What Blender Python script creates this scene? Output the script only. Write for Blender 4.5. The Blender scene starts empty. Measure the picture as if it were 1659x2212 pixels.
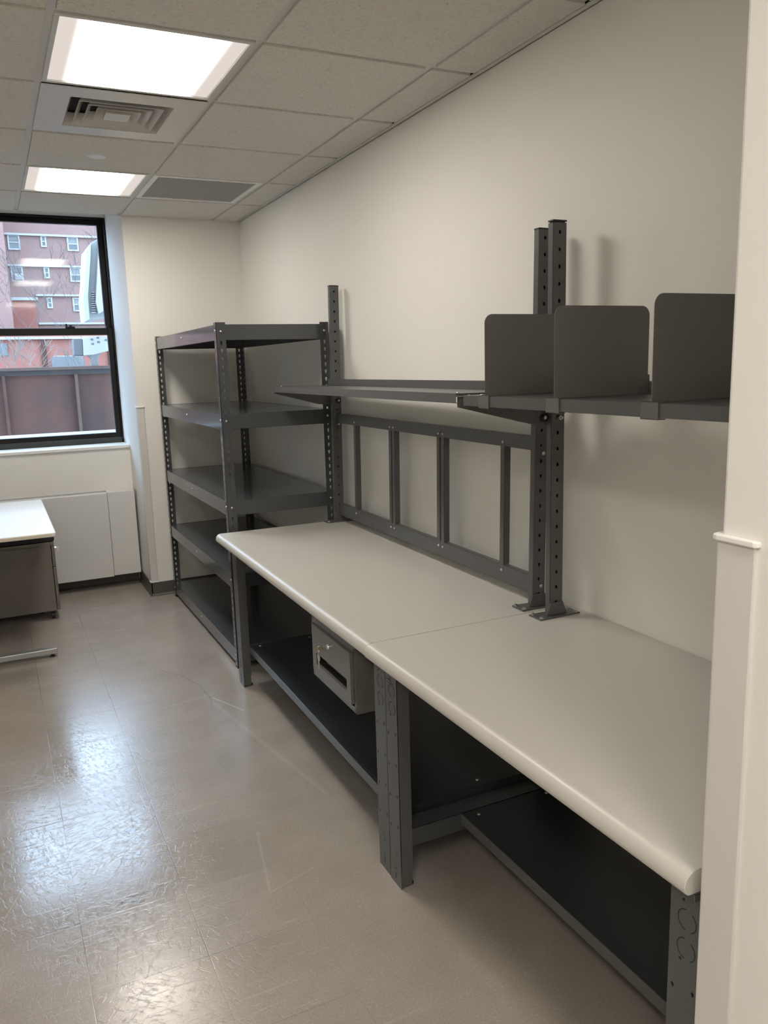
import bpy, math, random
from mathutils import Vector, Matrix
random.seed(4)
C = bpy.context.scene.collection
PI = math.pi

# ------------------------------------------------------------------ room data (metres; camera stands at x=0, y=0)
W = 1.665          # right wall
D = 5.579          # window wall (front face beside the recess)
H = 2.537          # ceiling
LX = -1.95         # left wall
BY = -2.2          # back wall
RB = 6.075         # back of window recess
WY = 6.33          # window plane
JX = 0.886         # recess right side
JL = -1.30         # recess left side
CAM_H = 1.5474
TP = 0.6083        # ceiling grid pitch
GX = [1.474 - 0.604 * i for i in range(0, 7)]
GY = [2.574 + 0.6096 * k for k in range(-9, 6)]

# ------------------------------------------------------------------ mesh builder
ORG = {}
class MB:
    def __init__(s):
        s.v = []; s.f = []; s.smooth = False
    def quad(s, *p):
        n = len(s.v); s.v += [Vector(q) for q in p]; s.f.append(tuple(range(n, n + len(p))))
    def box(s, x0, x1, y0, y1, z0, z1):
        x0, x1 = sorted((x0, x1)); y0, y1 = sorted((y0, y1)); z0, z1 = sorted((z0, z1))
        n = len(s.v)
        s.v += [Vector(p) for p in ((x0,y0,z0),(x1,y0,z0),(x1,y1,z0),(x0,y1,z0),(x0,y0,z1),(x1,y0,z1),(x1,y1,z1),(x0,y1,z1))]
        for f in ((0,3,2,1),(4,5,6,7),(0,1,5,4),(1,2,6,5),(2,3,7,6),(3,0,4,7)):
            s.f.append(tuple(n + i for i in f))
        return s
    def prism(s, pts, axis, a0, a1):
        """pts: 2d outline; axis 0 -> (y,z), 1 -> (x,z), 2 -> (x,y)"""
        def mk(p, a):
            return Vector((a, p[0], p[1])) if axis == 0 else Vector((p[0], a, p[1])) if axis == 1 else Vector((p[0], p[1], a))
        ar = sum(pts[i][0]*pts[(i+1) % len(pts)][1] - pts[(i+1) % len(pts)][0]*pts[i][1] for i in range(len(pts)))
        pts = list(pts)
        flip = (ar < 0) != (axis == 1)
        if flip: pts.reverse()
        if a0 > a1: a0, a1 = a1, a0
        n = len(s.v); m = len(pts)
        s.v += [mk(p, a0) for p in pts] + [mk(p, a1) for p in pts]
        s.f.append(tuple(n + i for i in reversed(range(m)))); s.f.append(tuple(n + m + i for i in range(m)))
        for i in range(m):
            j = (i + 1) % m
            s.f.append((n + i, n + j, n + m + j, n + m + i))
        return s
    def cyl(s, p0, p1, r0, r1=None, n=16, caps=True):
        p0 = Vector(p0); p1 = Vector(p1); r1 = r0 if r1 is None else r1
        d = (p1 - p0).normalized()
        a = d.orthogonal().normalized(); b = d.cross(a)
        k = len(s.v)
        for p, r in ((p0, r0), (p1, r1)):
            for i in range(n):
                t = 2*PI*i/n
                s.v.append(p + (a*math.cos(t) + b*math.sin(t))*r)
        for i in range(n):
            j = (i+1) % n
            s.f.append((k+i, k+j, k+n+j, k+n+i))
        if caps:
            s.f.append(tuple(k+i for i in reversed(range(n)))); s.f.append(tuple(k+n+i for i in range(n)))
        return s
    def dome(s, c, d, r, h, n=12, m=4):
        """low dome (screw head) with base centre c, pointing along d"""
        c = Vector(c); d = Vector(d).normalized(); a = d.orthogonal().normalized(); b = d.cross(a)
        k = len(s.v)
        for j in range(m):
            t = PI/2*j/m
            for i in range(n):
                u = 2*PI*i/n
                s.v.append(c + (a*math.cos(u)+b*math.sin(u))*r*math.cos(t) + d*h*math.sin(t))
        s.v.append(c + d*h); top = len(s.v)-1
        for j in range(m-1):
            for i in range(n):
                i2 = (i+1) % n
                s.f.append((k+j*n+i, k+j*n+i2, k+(j+1)*n+i2, k+(j+1)*n+i))
        for i in range(n):
            s.f.append((k+(m-1)*n+i, k+(m-1)*n+(i+1) % n, top))
        return s
    def perf(s, O, u, v, w, L, holes, t=0.002):
        """perforated plate; O corner, u width dir, v length dir, normal = u x v outward.
        holes: list of (vc, uc, [8 (du,dv)]) sorted in vc, one per row"""
        O = Vector(O); u = Vector(u); v = Vector(v); nrm = u.cross(v)
        P = lambda a, b, d=0.0: O + u*a + v*b - nrm*d
        holes = sorted(holes, key=lambda h: h[0])
        cuts = [0.0] + [(holes[i][0]+holes[i+1][0])/2 for i in range(len(holes)-1)] + [L]
        for i, (vc, uc, poly) in enumerate(holes):
            v0, v1 = cuts[i], cuts[i+1]
            out = [(w,vc),(w,v1),(uc,v1),(0,v1),(0,vc),(0,v0),(uc,v0),(w,v0)]
            hol = [(uc+a, vc+b) for a, b in poly]
            for d, rev in ((0.0, False), (t, True)):
                for j in range(8):
                    k = (j+1) % 8
                    q = [P(*hol[j], d), P(*out[j], d), P(*out[k], d), P(*hol[k], d)]
                    if rev: q.reverse()
                    s.quad(*q)
            for j in range(8):
                k = (j+1) % 8
                s.quad(P(*hol[j]), P(*hol[k]), P(*hol[k], t), P(*hol[j], t))
        for (a, b), (c, d) in (((0,0),(w,0)), ((w,0),(w,L)), ((w,L),(0,L)), ((0,L),(0,0))):
            s.quad(P(a,b), P(a,b,t), P(c,d,t), P(c,d))
        return s
    def build(s, name, mat, parent=None, bevel=0.0, kind=None, label=None, smooth=False, stuff=None):
        o0 = ORG.get(parent.name) if parent else None
        if o0 is None:
            xs = [p.x for p in s.v]; ys = [p.y for p in s.v]; zs = [p.z for p in s.v]
            o0 = Vector(((min(xs)+max(xs))/2, (min(ys)+max(ys))/2, min(zs)))
            loc = o0
        else:
            loc = Vector((0,0,0))
        me = bpy.data.meshes.new(name)
        me.from_pydata([tuple(p - o0) for p in s.v], [], s.f); me.update()
        if s.smooth or smooth:
            me.polygons.foreach_set('use_smooth', [True]*len(me.polygons))
            try: me.set_sharp_from_angle(angle=math.radians(35))
            except Exception: pass
        me.materials.append(mat)
        o = bpy.data.objects.new(name, me); C.objects.link(o); o.location = loc
        if parent: o.parent = parent
        ORG[o.name] = o0
        if bevel:
            b = o.modifiers.new('bevel', 'BEVEL'); b.width = bevel; b.segments = 2; b.limit_method = 'ANGLE'; b.angle_limit = math.radians(40)
            b.harden_normals = False
        if kind: o['kind'] = kind
        if label: o['label'] = label
        return o
def each(calls, name, mat, parent, bevel=0.0, smooth=True):
    for fn, a in calls:
        m = MB(); getattr(m, fn)(*a); m.build(name, mat, parent, bevel=bevel, smooth=smooth)
def thing(name, label, cat, loc=(0,0,0), rotz=0.0, group=None):
    o = bpy.data.objects.new(name, None); C.objects.link(o); o.empty_display_size = 0.1
    o.location = loc; o.rotation_euler = (0,0,rotz); o['label'] = label; o['category'] = cat
    if group: o['group'] = group
    ORG[o.name] = Vector(loc)
    return o
def tag(o, label, cat, group=None):
    o['label'] = label; o['category'] = cat
    if group: o['group'] = group
    return o
def struct(o): o['kind'] = 'structure'; return o
def dup(root, loc, label=None):
    def cp(o, par):
        c = o.copy(); C.objects.link(c)
        if par: c.parent = par
        for ch in [x for x in bpy.data.objects if x.parent == o]: cp(ch, c)
        return c
    r = cp(root, None); r.location = loc
    if label: r['label'] = label
    return r
def oct8(rx, ry=None):
    ry = rx if ry is None else ry
    return [(rx*math.cos(PI/4*i), ry*math.sin(PI/4*i)) for i in range(8)]
# teardrop slot: wide head on top, narrow tail below
TEAR = [(0.0052,0.001),(0.0050,0.0085),(0,0.0105),(-0.0050,0.0085),(-0.0052,0.001),(-0.0024,-0.0095),(0,-0.0105),(0.0024,-0.0095)]

# ------------------------------------------------------------------ materials
def mat(name, col, rough=0.5, metal=0.0, spec=0.5, coat=0.0, bump=None, var=None, coat_rough=0.1):
    m = bpy.data.materials.new(name); m.use_nodes = True
    nt = m.node_tree; b = nt.nodes['Principled BSDF']
    b.inputs['Base Color'].default_value = (*col, 1); b.inputs['Roughness'].default_value = rough
    b.inputs['Metallic'].default_value = metal; b.inputs['Specular IOR Level'].default_value = spec
    b.inputs['Coat Weight'].default_value = coat; b.inputs['Coat Roughness'].default_value = coat_rough
    tc = nt.nodes.new('ShaderNodeTexCoord')
    if bump:
        sc, st = bump
        n = nt.nodes.new('ShaderNodeTexNoise'); n.inputs['Scale'].default_value = sc; n.inputs['Detail'].default_value = 4
        bp = nt.nodes.new('ShaderNodeBump'); bp.inputs['Strength'].default_value = st; bp.inputs['Distance'].default_value = 0.002
        nt.links.new(tc.outputs['Object'], n.inputs['Vector']); nt.links.new(n.outputs['Fac'], bp.inputs['Height'])
        nt.links.new(bp.outputs['Normal'], b.inputs['Normal'])
    if var:
        sc, amt = var
        n = nt.nodes.new('ShaderNodeTexNoise'); n.inputs['Scale'].default_value = sc; n.inputs['Detail'].default_value = 5
        r = nt.nodes.new('ShaderNodeMapRange'); r.inputs['To Min'].default_value = 1-amt; r.inputs['To Max'].default_value = 1+amt
        mx = nt.nodes.new('ShaderNodeMix'); mx.data_type = 'RGBA'; mx.blend_type = 'MULTIPLY'; mx.inputs['Factor'].default_value = 1
        mx.inputs[6].default_value = (*col, 1)
        nt.links.new(tc.outputs['Object'], n.inputs['Vector']); nt.links.new(n.outputs['Fac'], r.inputs['Value'])
        nt.links.new(r.outputs['Result'], mx.inputs[7]); nt.links.new(mx.outputs[2], b.inputs['Base Color'])
    return m
M_wall = mat('wall_paint', (0.77,0.76,0.722), 0.55, bump=(220,0.06), var=(1.3,0.015), spec=0.35)
M_white = mat('white_gloss_paint', (0.78,0.78,0.76), 0.32, bump=(60,0.03))
M_rad = mat('radiator_enamel', (0.66,0.66,0.65), 0.42)
M_guard = mat('corner_guard_vinyl', (0.63,0.615,0.59), 0.40, bump=(900,0.12))
M_base = mat('rubber_baseboard', (0.085,0.075,0.066), 0.45)
M_met = mat('charcoal_powder_coat', (0.090,0.091,0.089), 0.36, bump=(1400,0.04))
M_rack = mat('charcoal_gloss_enamel', (0.062,0.067,0.072), 0.24, coat=0.35, bump=(500,0.02))
M_under = mat('shaded_shelf_enamel', (0.030,0.034,0.038), 0.30, coat=0.3)  # rack enamel darkened: the shade under the benches is put into its colour
M_draw = mat('warm_grey_enamel', (0.135,0.128,0.115), 0.30, coat=0.3)
M_div = mat('grey_divider_enamel', (0.125,0.120,0.110), 0.40, bump=(900,0.03))
M_top = mat('grey_beige_laminate', (0.53,0.515,0.475), 0.33, bump=(700,0.04), var=(2.5,0.02), spec=0.45)
M_chrome = mat('chrome', (0.72,0.72,0.72), 0.18, metal=1.0)
M_zinc = mat('zinc_screw', (0.62,0.62,0.62), 0.28, metal=1.0)
M_brass = mat('nickel_key', (0.62,0.57,0.42), 0.30, metal=1.0)
M_black = mat('black_plastic', (0.012,0.012,0.013), 0.42)
M_label = mat('black_sticker', (0.006,0.006,0.006), 0.35)
M_ink = mat('sticker_print', (0.30,0.30,0.30), 0.5)
M_alum = mat('dark_anodised_window_frame', (0.007,0.0065,0.006), 0.38, spec=0.25)
M_alum2 = mat('dark_green_sill_angle', (0.025,0.032,0.029), 0.4)
M_desk = mat('white_laminate', (0.80,0.79,0.76), 0.28)
M_deskedge = mat('cream_edge_banding', (0.70,0.64,0.50), 0.4)
M_ped = mat('bronze_grey_enamel', (0.15,0.135,0.115), 0.32, coat=0.2)
M_cush = mat('black_cushion', (0.010,0.011,0.018), 0.55)
M_steel = mat('silver_painted_steel', (0.42,0.43,0.42), 0.32, metal=0.6)
M_tee = mat('ceiling_tee_enamel', (0.60,0.60,0.57), 0.45)
M_diff = mat('diffuser_enamel', (0.60,0.585,0.56), 0.30, spec=0.5)
M_dark = mat('duct_black', (0.03,0.03,0.03), 0.8)
M_stone = mat('white_stone', (0.50,0.50,0.49), 0.6, var=(6,0.15))
M_winwhite = mat('white_window_trim', (0.50,0.50,0.50), 0.5)
M_pane = mat('dark_window_pane', (0.10,0.12,0.13), 0.12)
M_shade = mat('roller_shade', (0.28,0.30,0.29), 0.7)
M_dev = mat('white_fibreglass', (0.62,0.62,0.62), 0.45)
M_devg = mat('grey_fibreglass', (0.38,0.39,0.39), 0.5)
M_devd = mat('grey_mesh', (0.17,0.18,0.19), 0.6)
M_bark = mat('pale_bark', (0.11,0.095,0.08), 0.8, var=(5,0.3))
M_ground = mat('asphalt', (0.12,0.12,0.12), 0.9)
M_car = mat('dark_car_paint', (0.07,0.08,0.09), 0.3, coat=0.4)

def nodes(name):
    m = bpy.data.materials.new(name); m.use_nodes = True
    return m, m.node_tree, m.node_tree.nodes['Principled BSDF']
def N(nt, typ, **kw):
    n = nt.nodes.new(typ)
    for k, v in kw.items():
        if k in n.inputs: n.inputs[k].default_value = v
        else: setattr(n, k, v)
    return n
def math_(nt, op, a, b=None, clamp=False):
    n = nt.nodes.new('ShaderNodeMath'); n.operation = op; n.use_clamp = clamp
    for i, x in enumerate((a, b)):
        if x is None: continue
        if isinstance(x, (int, float)): n.inputs[i].default_value = x
        else: nt.links.new(x, n.inputs[i])
    return n.outputs[0]
def ramp(nt, val, a, b, c0=0.0, c1=1.0):
    n = nt.nodes.new('ShaderNodeMapRange'); nt.links.new(val, n.inputs['Value'])
    n.inputs['From Min'].default_value = a; n.inputs['From Max'].default_value = b
    n.inputs['To Min'].default_value = c0; n.inputs['To Max'].default_value = c1
    return n.outputs['Result']
def mixc(nt, fac, a, b, mode='MIX'):
    n = nt.nodes.new('ShaderNodeMix'); n.data_type = 'RGBA'; n.blend_type = mode
    if isinstance(fac, (int, float)): n.inputs['Factor'].default_value = fac
    else: nt.links.new(fac, n.inputs['Factor'])
    for i, x in ((6, a), (7, b)):
        if isinstance(x, tuple): n.inputs[i].default_value = (*x, 1)
        else: nt.links.new(x, n.inputs[i])
    return n.outputs[2]

# ---- ceiling tile: mineral fibre, small fissures
M_tile, nt, b = nodes('fissured_ceiling_tile')
geo = N(nt, 'ShaderNodeNewGeometry')
n1 = N(nt, 'ShaderNodeTexNoise', Scale=90.0, Detail=5.0); nt.links.new(geo.outputs['Position'], n1.inputs['Vector'])
n2 = N(nt, 'ShaderNodeTexVoronoi', Scale=42.0); nt.links.new(geo.outputs['Position'], n2.inputs['Vector'])
sp = ramp(nt, n2.outputs['Distance'], 0.10, 0.20)
n4 = N(nt, 'ShaderNodeTexNoise', Scale=9.0, Detail=2.0); nt.links.new(geo.outputs['Position'], n4.inputs['Vector'])
gate = ramp(nt, n4.outputs['Fac'], 0.50, 0.60)
sp2 = math_(nt, 'MAXIMUM', sp, math_(nt, 'SUBTRACT', 1.0, gate))
base = mixc(nt, ramp(nt, n1.outputs['Fac'], 0.3, 0.7), (0.60,0.58,0.54), (0.70,0.68,0.64))
col = mixc(nt, sp2, (0.45,0.425,0.38), base)
nt.links.new(col, b.inputs['Base Color']); b.inputs['Roughness'].default_value = 0.9
bp = N(nt, 'ShaderNodeBump', Strength=0.35, Distance=0.002); nt.links.new(n1.outputs['Fac'], bp.inputs['Height']); nt.links.new(bp.outputs['Normal'], b.inputs['Normal'])

# ---- grey perforated return grille
M_grille, nt, b = nodes('grey_perforated_panel')
geo = N(nt, 'ShaderNodeNewGeometry')
v = N(nt, 'ShaderNodeTexVoronoi', Scale=260.0); v.inputs['Randomness'].default_value = 0.0
nt.links.new(geo.outputs['Position'], v.inputs['Vector'])
col = mixc(nt, ramp(nt, v.outputs['Distance'], 0.25, 0.35), (0.14,0.14,0.13), (0.33,0.325,0.31))
nt.links.new(col, b.inputs['Base Color']); b.inputs['Roughness'].default_value = 0.6

# ---- prismatic light lens: three tubes glow behind it, so its ends along x are dimmer
def lens_mat():
    m = bpy.data.materials.new('prismatic_light_lens'); m.use_nodes = True; nt = m.node_tree
    nt.nodes.clear()
    out = N(nt, 'ShaderNodeOutputMaterial'); em = N(nt, 'ShaderNodeEmission')
    tc = N(nt, 'ShaderNodeTexCoord'); sx = N(nt, 'ShaderNodeSeparateXYZ'); nt.links.new(tc.outputs['Generated'], sx.inputs[0])
    d = math_(nt, 'ABSOLUTE', math_(nt, 'SUBTRACT', sx.outputs['X'], 0.5))
    k = N(nt, 'ShaderNodeMapRange'); k.interpolation_type = 'SMOOTHERSTEP'; nt.links.new(d, k.inputs['Value'])
    k.inputs['From Min'].default_value = 0.22; k.inputs['From Max'].default_value = 0.43
    k.inputs['To Min'].default_value = 1.0; k.inputs['To Max'].default_value = 0.0
    colr = mixc(nt, k.outputs['Result'], (1.0,0.90,0.83), (1.0,0.93,0.835))
    st = math_(nt, 'ADD', math_(nt, 'MULTIPLY', k.outputs['Result'], LENS), 0.64)
    nt.links.new(colr, em.inputs['Color']); nt.links.new(st, em.inputs['Strength']); nt.links.new(em.outputs[0], out.inputs['Surface'])
    return m
LENS = 26.0
OUTK = 0.50
M_lens = lens_mat()

# ---- floor: worn vinyl composition tile
M_floor, nt, b = nodes('worn_vinyl_tile')
geo = N(nt, 'ShaderNodeNewGeometry'); pos = geo.outputs['Position']
sx = N(nt, 'ShaderNodeSeparateXYZ'); nt.links.new(pos, sx.inputs[0])
FT = 0.2985
u = math_(nt, 'DIVIDE', math_(nt, 'SUBTRACT', sx.outputs['X'], 0.0745 - 20*FT), FT)
vv = math_(nt, 'DIVIDE', math_(nt, 'SUBTRACT', sx.outputs['Y'], 1.927 - 20*FT), FT)
fu = math_(nt, 'FRACT', u); fv = math_(nt, 'FRACT', vv)
eu = math_(nt, 'MINIMUM', fu, math_(nt, 'SUBTRACT', 1.0, fu)); ev = math_(nt, 'MINIMUM', fv, math_(nt, 'SUBTRACT', 1.0, fv))
edge = math_(nt, 'MINIMUM', eu, ev)
nj = N(nt, 'ShaderNodeTexNoise', Scale=2.2, Detail=3.0); nt.links.new(pos, nj.inputs['Vector'])
jv = ramp(nt, nj.outputs['Fac'], 0.42, 0.60, 0.25, 0.85)           # joints show unevenly: dirt sits in some of them only
joint0 = math_(nt, 'MULTIPLY', math_(nt, 'SUBTRACT', 1.0, ramp(nt, edge, 0.0010, 0.0050)), jv)
cid = N(nt, 'ShaderNodeCombineXYZ'); nt.links.new(math_(nt, 'FLOOR', u), cid.inputs[0]); nt.links.new(math_(nt, 'FLOOR', vv), cid.inputs[1])
wn = N(nt, 'ShaderNodeTexWhiteNoise'); nt.links.new(cid.outputs[0], wn.inputs['Vector'])
fine = N(nt, 'ShaderNodeTexNoise', Scale=170.0, Detail=6.0, Roughness=0.7); nt.links.new(pos, fine.inputs['Vector'])
speck = N(nt, 'ShaderNodeTexVoronoi', Scale=330.0); nt.links.new(pos, speck.inputs['Vector'])
blot = N(nt, 'ShaderNodeTexNoise', Scale=3.2, Detail=6.0, Roughness=0.62); nt.links.new(pos, blot.inputs['Vector'])
c1 = mixc(nt, ramp(nt, fine.outputs['Fac'], 0.30, 0.70), (0.285,0.250,0.218), (0.380,0.341,0.302))
c2 = mixc(nt, ramp(nt, speck.outputs['Color'], 0.88, 0.97), c1, (0.44,0.40,0.355))
c3 = mixc(nt, 1.0, c2, N(nt, 'ShaderNodeRGB').outputs[0], 'MIX')
tv = N(nt, 'ShaderNodeCombineColor'); 
tvv = math_(nt, 'MULTIPLY', ramp(nt, wn.outputs['Value'], 0, 1, 0.98, 1.02), ramp(nt, blot.outputs['Fac'], 0.3, 0.7, 0.90, 1.09))
for i in range(3): nt.links.new(tvv, tv.inputs[i])
c3 = mixc(nt, 1.0, c2, tv.outputs[0], 'MULTIPLY')
# scratches: stretched noises in several directions, masked to the worn aisle
def scratch(rot, scl, lo, hi, seed, st=26.0):
    mp = N(nt, 'ShaderNodeMapping'); mp.inputs['Rotation'].default_value = (0,0,rot); mp.inputs['Scale'].default_value = (scl, scl*st, 1); mp.inputs['Location'].default_value = (seed, seed*1.7, 0)
    nt.links.new(pos, mp.inputs['Vector'])
    dn = N(nt, 'ShaderNodeTexNoise', Scale=2.0, Detail=2.0); nt.links.new(pos, dn.inputs['Vector'])
    vs = N(nt, 'ShaderNodeVectorMath', operation='ADD'); nt.links.new(mp.outputs[0], vs.inputs[0])
    v2 = N(nt, 'ShaderNodeVectorMath', operation='SCALE'); v2.inputs['Scale'].default_value = 1.6; nt.links.new(dn.outputs['Color'], v2.inputs[0]); nt.links.new(v2.outputs[0], vs.inputs[1])
    n = N(nt, 'ShaderNodeTexNoise', Scale=1.0, Detail=3.0, Roughness=0.55); nt.links.new(vs.outputs[0], n.inputs['Vector'])
    return ramp(nt, n.outputs['Fac'], lo, hi)
s1 = scratch(0.5, 3.4, 0.66, 0.71, 3.1); s2 = scratch(-0.9, 4.2, 0.66, 0.71, 7.7); s3 = scratch(1.5, 3.0, 0.67, 0.72, 12.3); s4 = scratch(0.05, 3.6, 0.67, 0.72, 21.0)
scr = math_(nt, 'MAXIMUM', math_(nt, 'MAXIMUM', s1, s2), math_(nt, 'MAXIMUM', s3, s4))
wear = N(nt, 'ShaderNodeTexNoise', Scale=1.1, Detail=2.0); nt.links.new(pos, wear.inputs['Vector'])
dx = math_(nt, 'SUBTRACT', sx.outputs['X'], 0.22)
aisle = ramp(nt, math_(nt, 'ABSOLUTE', dx), 0.25, 0.75, 1.0, 0.12)
wmask = math_(nt, 'MULTIPLY', aisle, ramp(nt, wear.outputs['Fac'], 0.35, 0.6, 0.45, 1.0))
scm = math_(nt, 'MULTIPLY', scr, wmask)
rotv = N(nt, 'ShaderNodeVectorRotate'); rotv.rotation_type = 'Z_AXIS'; nt.links.new(pos, rotv.inputs['Vector'])
nt.links.new(math_(nt, 'MULTIPLY', wn.outputs['Value'], 6.28), rotv.inputs['Angle'])
def chips(sx1, sy1, lo, hi, off):
    mp = N(nt, 'ShaderNodeMapping'); mp.inputs['Scale'].default_value = (sx1, sy1, 1); mp.inputs['Location'].default_value = (off, off, 0); nt.links.new(rotv.outputs[0], mp.inputs['Vector'])
    n = N(nt, 'ShaderNodeTexNoise', Scale=1.0, Detail=3.0, Roughness=0.6, Distortion=0.6); nt.links.new(mp.outputs[0], n.inputs['Vector'])
    return ramp(nt, n.outputs['Fac'], lo, hi)
dn_ = math_(nt, 'MULTIPLY', chips(28, 95, 0.56, 0.66, 0), wmask)
up_ = math_(nt, 'MULTIPLY', chips(80, 24, 0.55, 0.66, 9), wmask)
pit = dn_
joint = math_(nt, 'MULTIPLY', joint0, ramp(nt, math_(nt, 'ABSOLUTE', dx), 0.22, 0.50, 1.0, 0.06))
c4 = mixc(nt, math_(nt, 'MULTIPLY', scm, 0.40), c3, (0.56,0.52,0.47))
c5 = mixc(nt, math_(nt, 'MULTIPLY', pit, 0.20), c4, (0.20,0.165,0.13))
c6 = mixc(nt, joint, c5, (0.10,0.08,0.06))
def seg(ax, ay, bx_, by_, wd, soft=0.5):
    a = Vector((ax, ay, 0)); bb_ = Vector((bx_, by_, 0)); d = bb_-a
    sub = N(nt, 'ShaderNodeVectorMath', operation='SUBTRACT'); nt.links.new(pos, sub.inputs[0]); sub.inputs[1].default_value = a
    dt = N(nt, 'ShaderNodeVectorMath', operation='DOT_PRODUCT'); nt.links.new(sub.outputs[0], dt.inputs[0]); dt.inputs[1].default_value = d/d.length_squared
    t = math_(nt, 'ADD', dt.outputs['Value'], 0.0, clamp=True)
    sc_ = N(nt, 'ShaderNodeVectorMath', operation='SCALE'); sc_.inputs[0].default_value = d; nt.links.new(t, sc_.inputs['Scale'])
    s2_ = N(nt, 'ShaderNodeVectorMath', operation='SUBTRACT'); nt.links.new(sub.outputs[0], s2_.inputs[0]); nt.links.new(sc_.outputs[0], s2_.inputs[1])
    ln = N(nt, 'ShaderNodeVectorMath', operation='LENGTH'); nt.links.new(s2_.outputs[0], ln.inputs[0])
    dd = math_(nt, 'ADD', ln.outputs['Value'], ramp(nt, fine.outputs['Fac'], 0.3, 0.7, -wd*0.6, wd*0.6))
    return math_(nt, 'MULTIPLY', math_(nt, 'SUBTRACT', 1.0, ramp(nt, dd, wd*0.5, wd)), soft)
_r = random.Random(3)
GLINT_STROKES = [(_r.uniform(-0.15,0.36), _r.uniform(2.35,3.15), _r.uniform(0.06,0.16), _r.uniform(0.6,2.8), _r.uniform(0.0016,0.0032)) for _ in range(13)]  # scratches in the window glare; their glint is put in as pale colour
def mx_(l):
    r_ = l[0]
    for q_ in l[1:]: r_ = math_(nt, 'MAXIMUM', r_, q_)
    return r_
dark_marks = mx_([seg(0.035,2.672,0.300,2.640,0.0032,0.8), seg(0.16,2.66,0.31,2.62,0.0025,0.7), seg(0.298,2.80,0.288,2.62,0.002,0.6), seg(0.288,2.62,0.20,2.42,0.0022,0.55), seg(0.20,2.42,0.135,2.33,0.0022,0.55),
    seg(0.195,2.265,0.235,2.25,0.006,0.8), seg(0.215,2.285,0.245,2.28,0.005,0.7), seg(0.15,1.80,0.235,1.98,0.004,0.35), seg(0.235,1.98,0.30,2.05,0.004,0.3), seg(0.18,2.27,0.42,2.30,0.003,0.3),
    seg(0.14,1.965,0.165,2.12,0.0022,0.35), seg(0.66,4.10,0.74,3.98,0.006,0.22), seg(0.74,3.98,0.79,3.80,0.006,0.22), seg(0.79,3.80,0.80,3.60,0.006,0.20), seg(0.80,3.60,0.77,3.48,0.005,0.15),
    seg(0.265,1.86,0.34,1.85,0.003,0.4)])
pale_marks = mx_([seg(0.81,3.62,0.90,3.40,0.004,0.5), seg(0.66,2.42,0.60,2.10,0.005,0.17), seg(0.60,2.10,0.76,2.15,0.004,0.14), seg(0.58,3.62,0.82,3.66,0.004,0.3), seg(0.80,3.55,0.96,2.55,0.012,0.12),
    seg(0.52,4.90,0.60,4.93,0.004,0.4)] + [seg(a_, b__, a_+l_*math.cos(t_), b__+l_*math.sin(t_), w_, 0.42) for a_, b__, l_, t_, w_ in GLINT_STROKES])
c7 = mixc(nt, pale_marks, c6, (0.62,0.57,0.51))
c8 = mixc(nt, dark_marks, c7, (0.10,0.075,0.06))
nt.links.new(c8, b.inputs['Base Color'])
zx = math_(nt, 'DIVIDE', math_(nt, 'SUBTRACT', sx.outputs['X'], 0.10), 0.52); zy = math_(nt, 'DIVIDE', math_(nt, 'SUBTRACT', sx.outputs['Y'], 2.72), 0.95)
zr = math_(nt, 'ADD', math_(nt, 'MULTIPLY', zx, zx), math_(nt, 'MULTIPLY', zy, zy))
zone = ramp(nt, math_(nt, 'ADD', zr, ramp(nt, blot.outputs['Fac'], 0.3, 0.7, -0.15, 0.15)), 0.30, 1.2, 1.0, 0.0)
flake = math_(nt, 'MULTIPLY', chips(34, 80, 0.44, 0.53, 4), zone)
rg = ramp(nt, zone, 0, 1, 0.258, 0.225)
rg = math_(nt, 'ADD', rg, math_(nt, 'MULTIPLY', ramp(nt, wn.outputs['Value'], 0, 1, -0.04, 0.04), ramp(nt, zone, 0, 1, 0.2, 1.0)))
rg = math_(nt, 'SUBTRACT', rg, math_(nt, 'MULTIPLY', math_(nt, 'MAXIMUM', flake, math_(nt, 'MULTIPLY', scm, zone)), 0.085))
rg = math_(nt, 'ADD', rg, math_(nt, 'MULTIPLY', math_(nt, 'MULTIPLY', dn_, zone), 0.06), clamp=True)
rg = math_(nt, 'MINIMUM', rg, 0.268)
nt.links.new(rg, b.inputs['Roughness'])
b.inputs['Specular IOR Level'].default_value = 0.80
hgt = math_(nt, 'ADD', math_(nt, 'MULTIPLY', scm, 0.6), math_(nt, 'MULTIPLY', math_(nt, 'ADD', dn_, joint), -0.6))
hgt = math_(nt, 'ADD', hgt, math_(nt, 'MULTIPLY', up_, 0.5))
bp = N(nt, 'ShaderNodeBump', Strength=0.50, Distance=0.0006); nt.links.new(hgt, bp.inputs['Height']); nt.links.new(bp.outputs['Normal'], b.inputs['Normal'])

# ---- brick
def brick_mat(name, c1, c2, mortar, s=1.0):
    m, nt, b = nodes(name)
    tc = N(nt, 'ShaderNodeTexCoord'); mp = N(nt, 'ShaderNodeMapping'); mp.inputs['Rotation'].default_value = (PI/2,0,0)
    nt.links.new(tc.outputs['Object'], mp.inputs['Vector'])
    br = N(nt, 'ShaderNodeTexBrick', Scale=s); br.inputs['Color1'].default_value = (*c1,1); br.inputs['Color2'].default_value = (*c2,1); br.inputs['Mortar'].default_value = (*mortar,1)
    br.inputs['Mortar Size'].default_value = 0.015; br.inputs['Brick Width'].default_value = 0.3; br.inputs['Row Height'].default_value = 0.1
    nt.links.new(mp.outputs[0], br.inputs['Vector'])
    n = N(nt, 'ShaderNodeTexNoise', Scale=0.5, Detail=4.0); nt.links.new(tc.outputs['Object'], n.inputs['Vector'])
    c = mixc(nt, ramp(nt, n.outputs['Fac'], 0.35, 0.65, 0.0, 0.45), br.outputs['Color'], mortar)
    nt.links.new(c, b.inputs['Base Color']); b.inputs['Roughness'].default_value = 0.85
    return m
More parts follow.
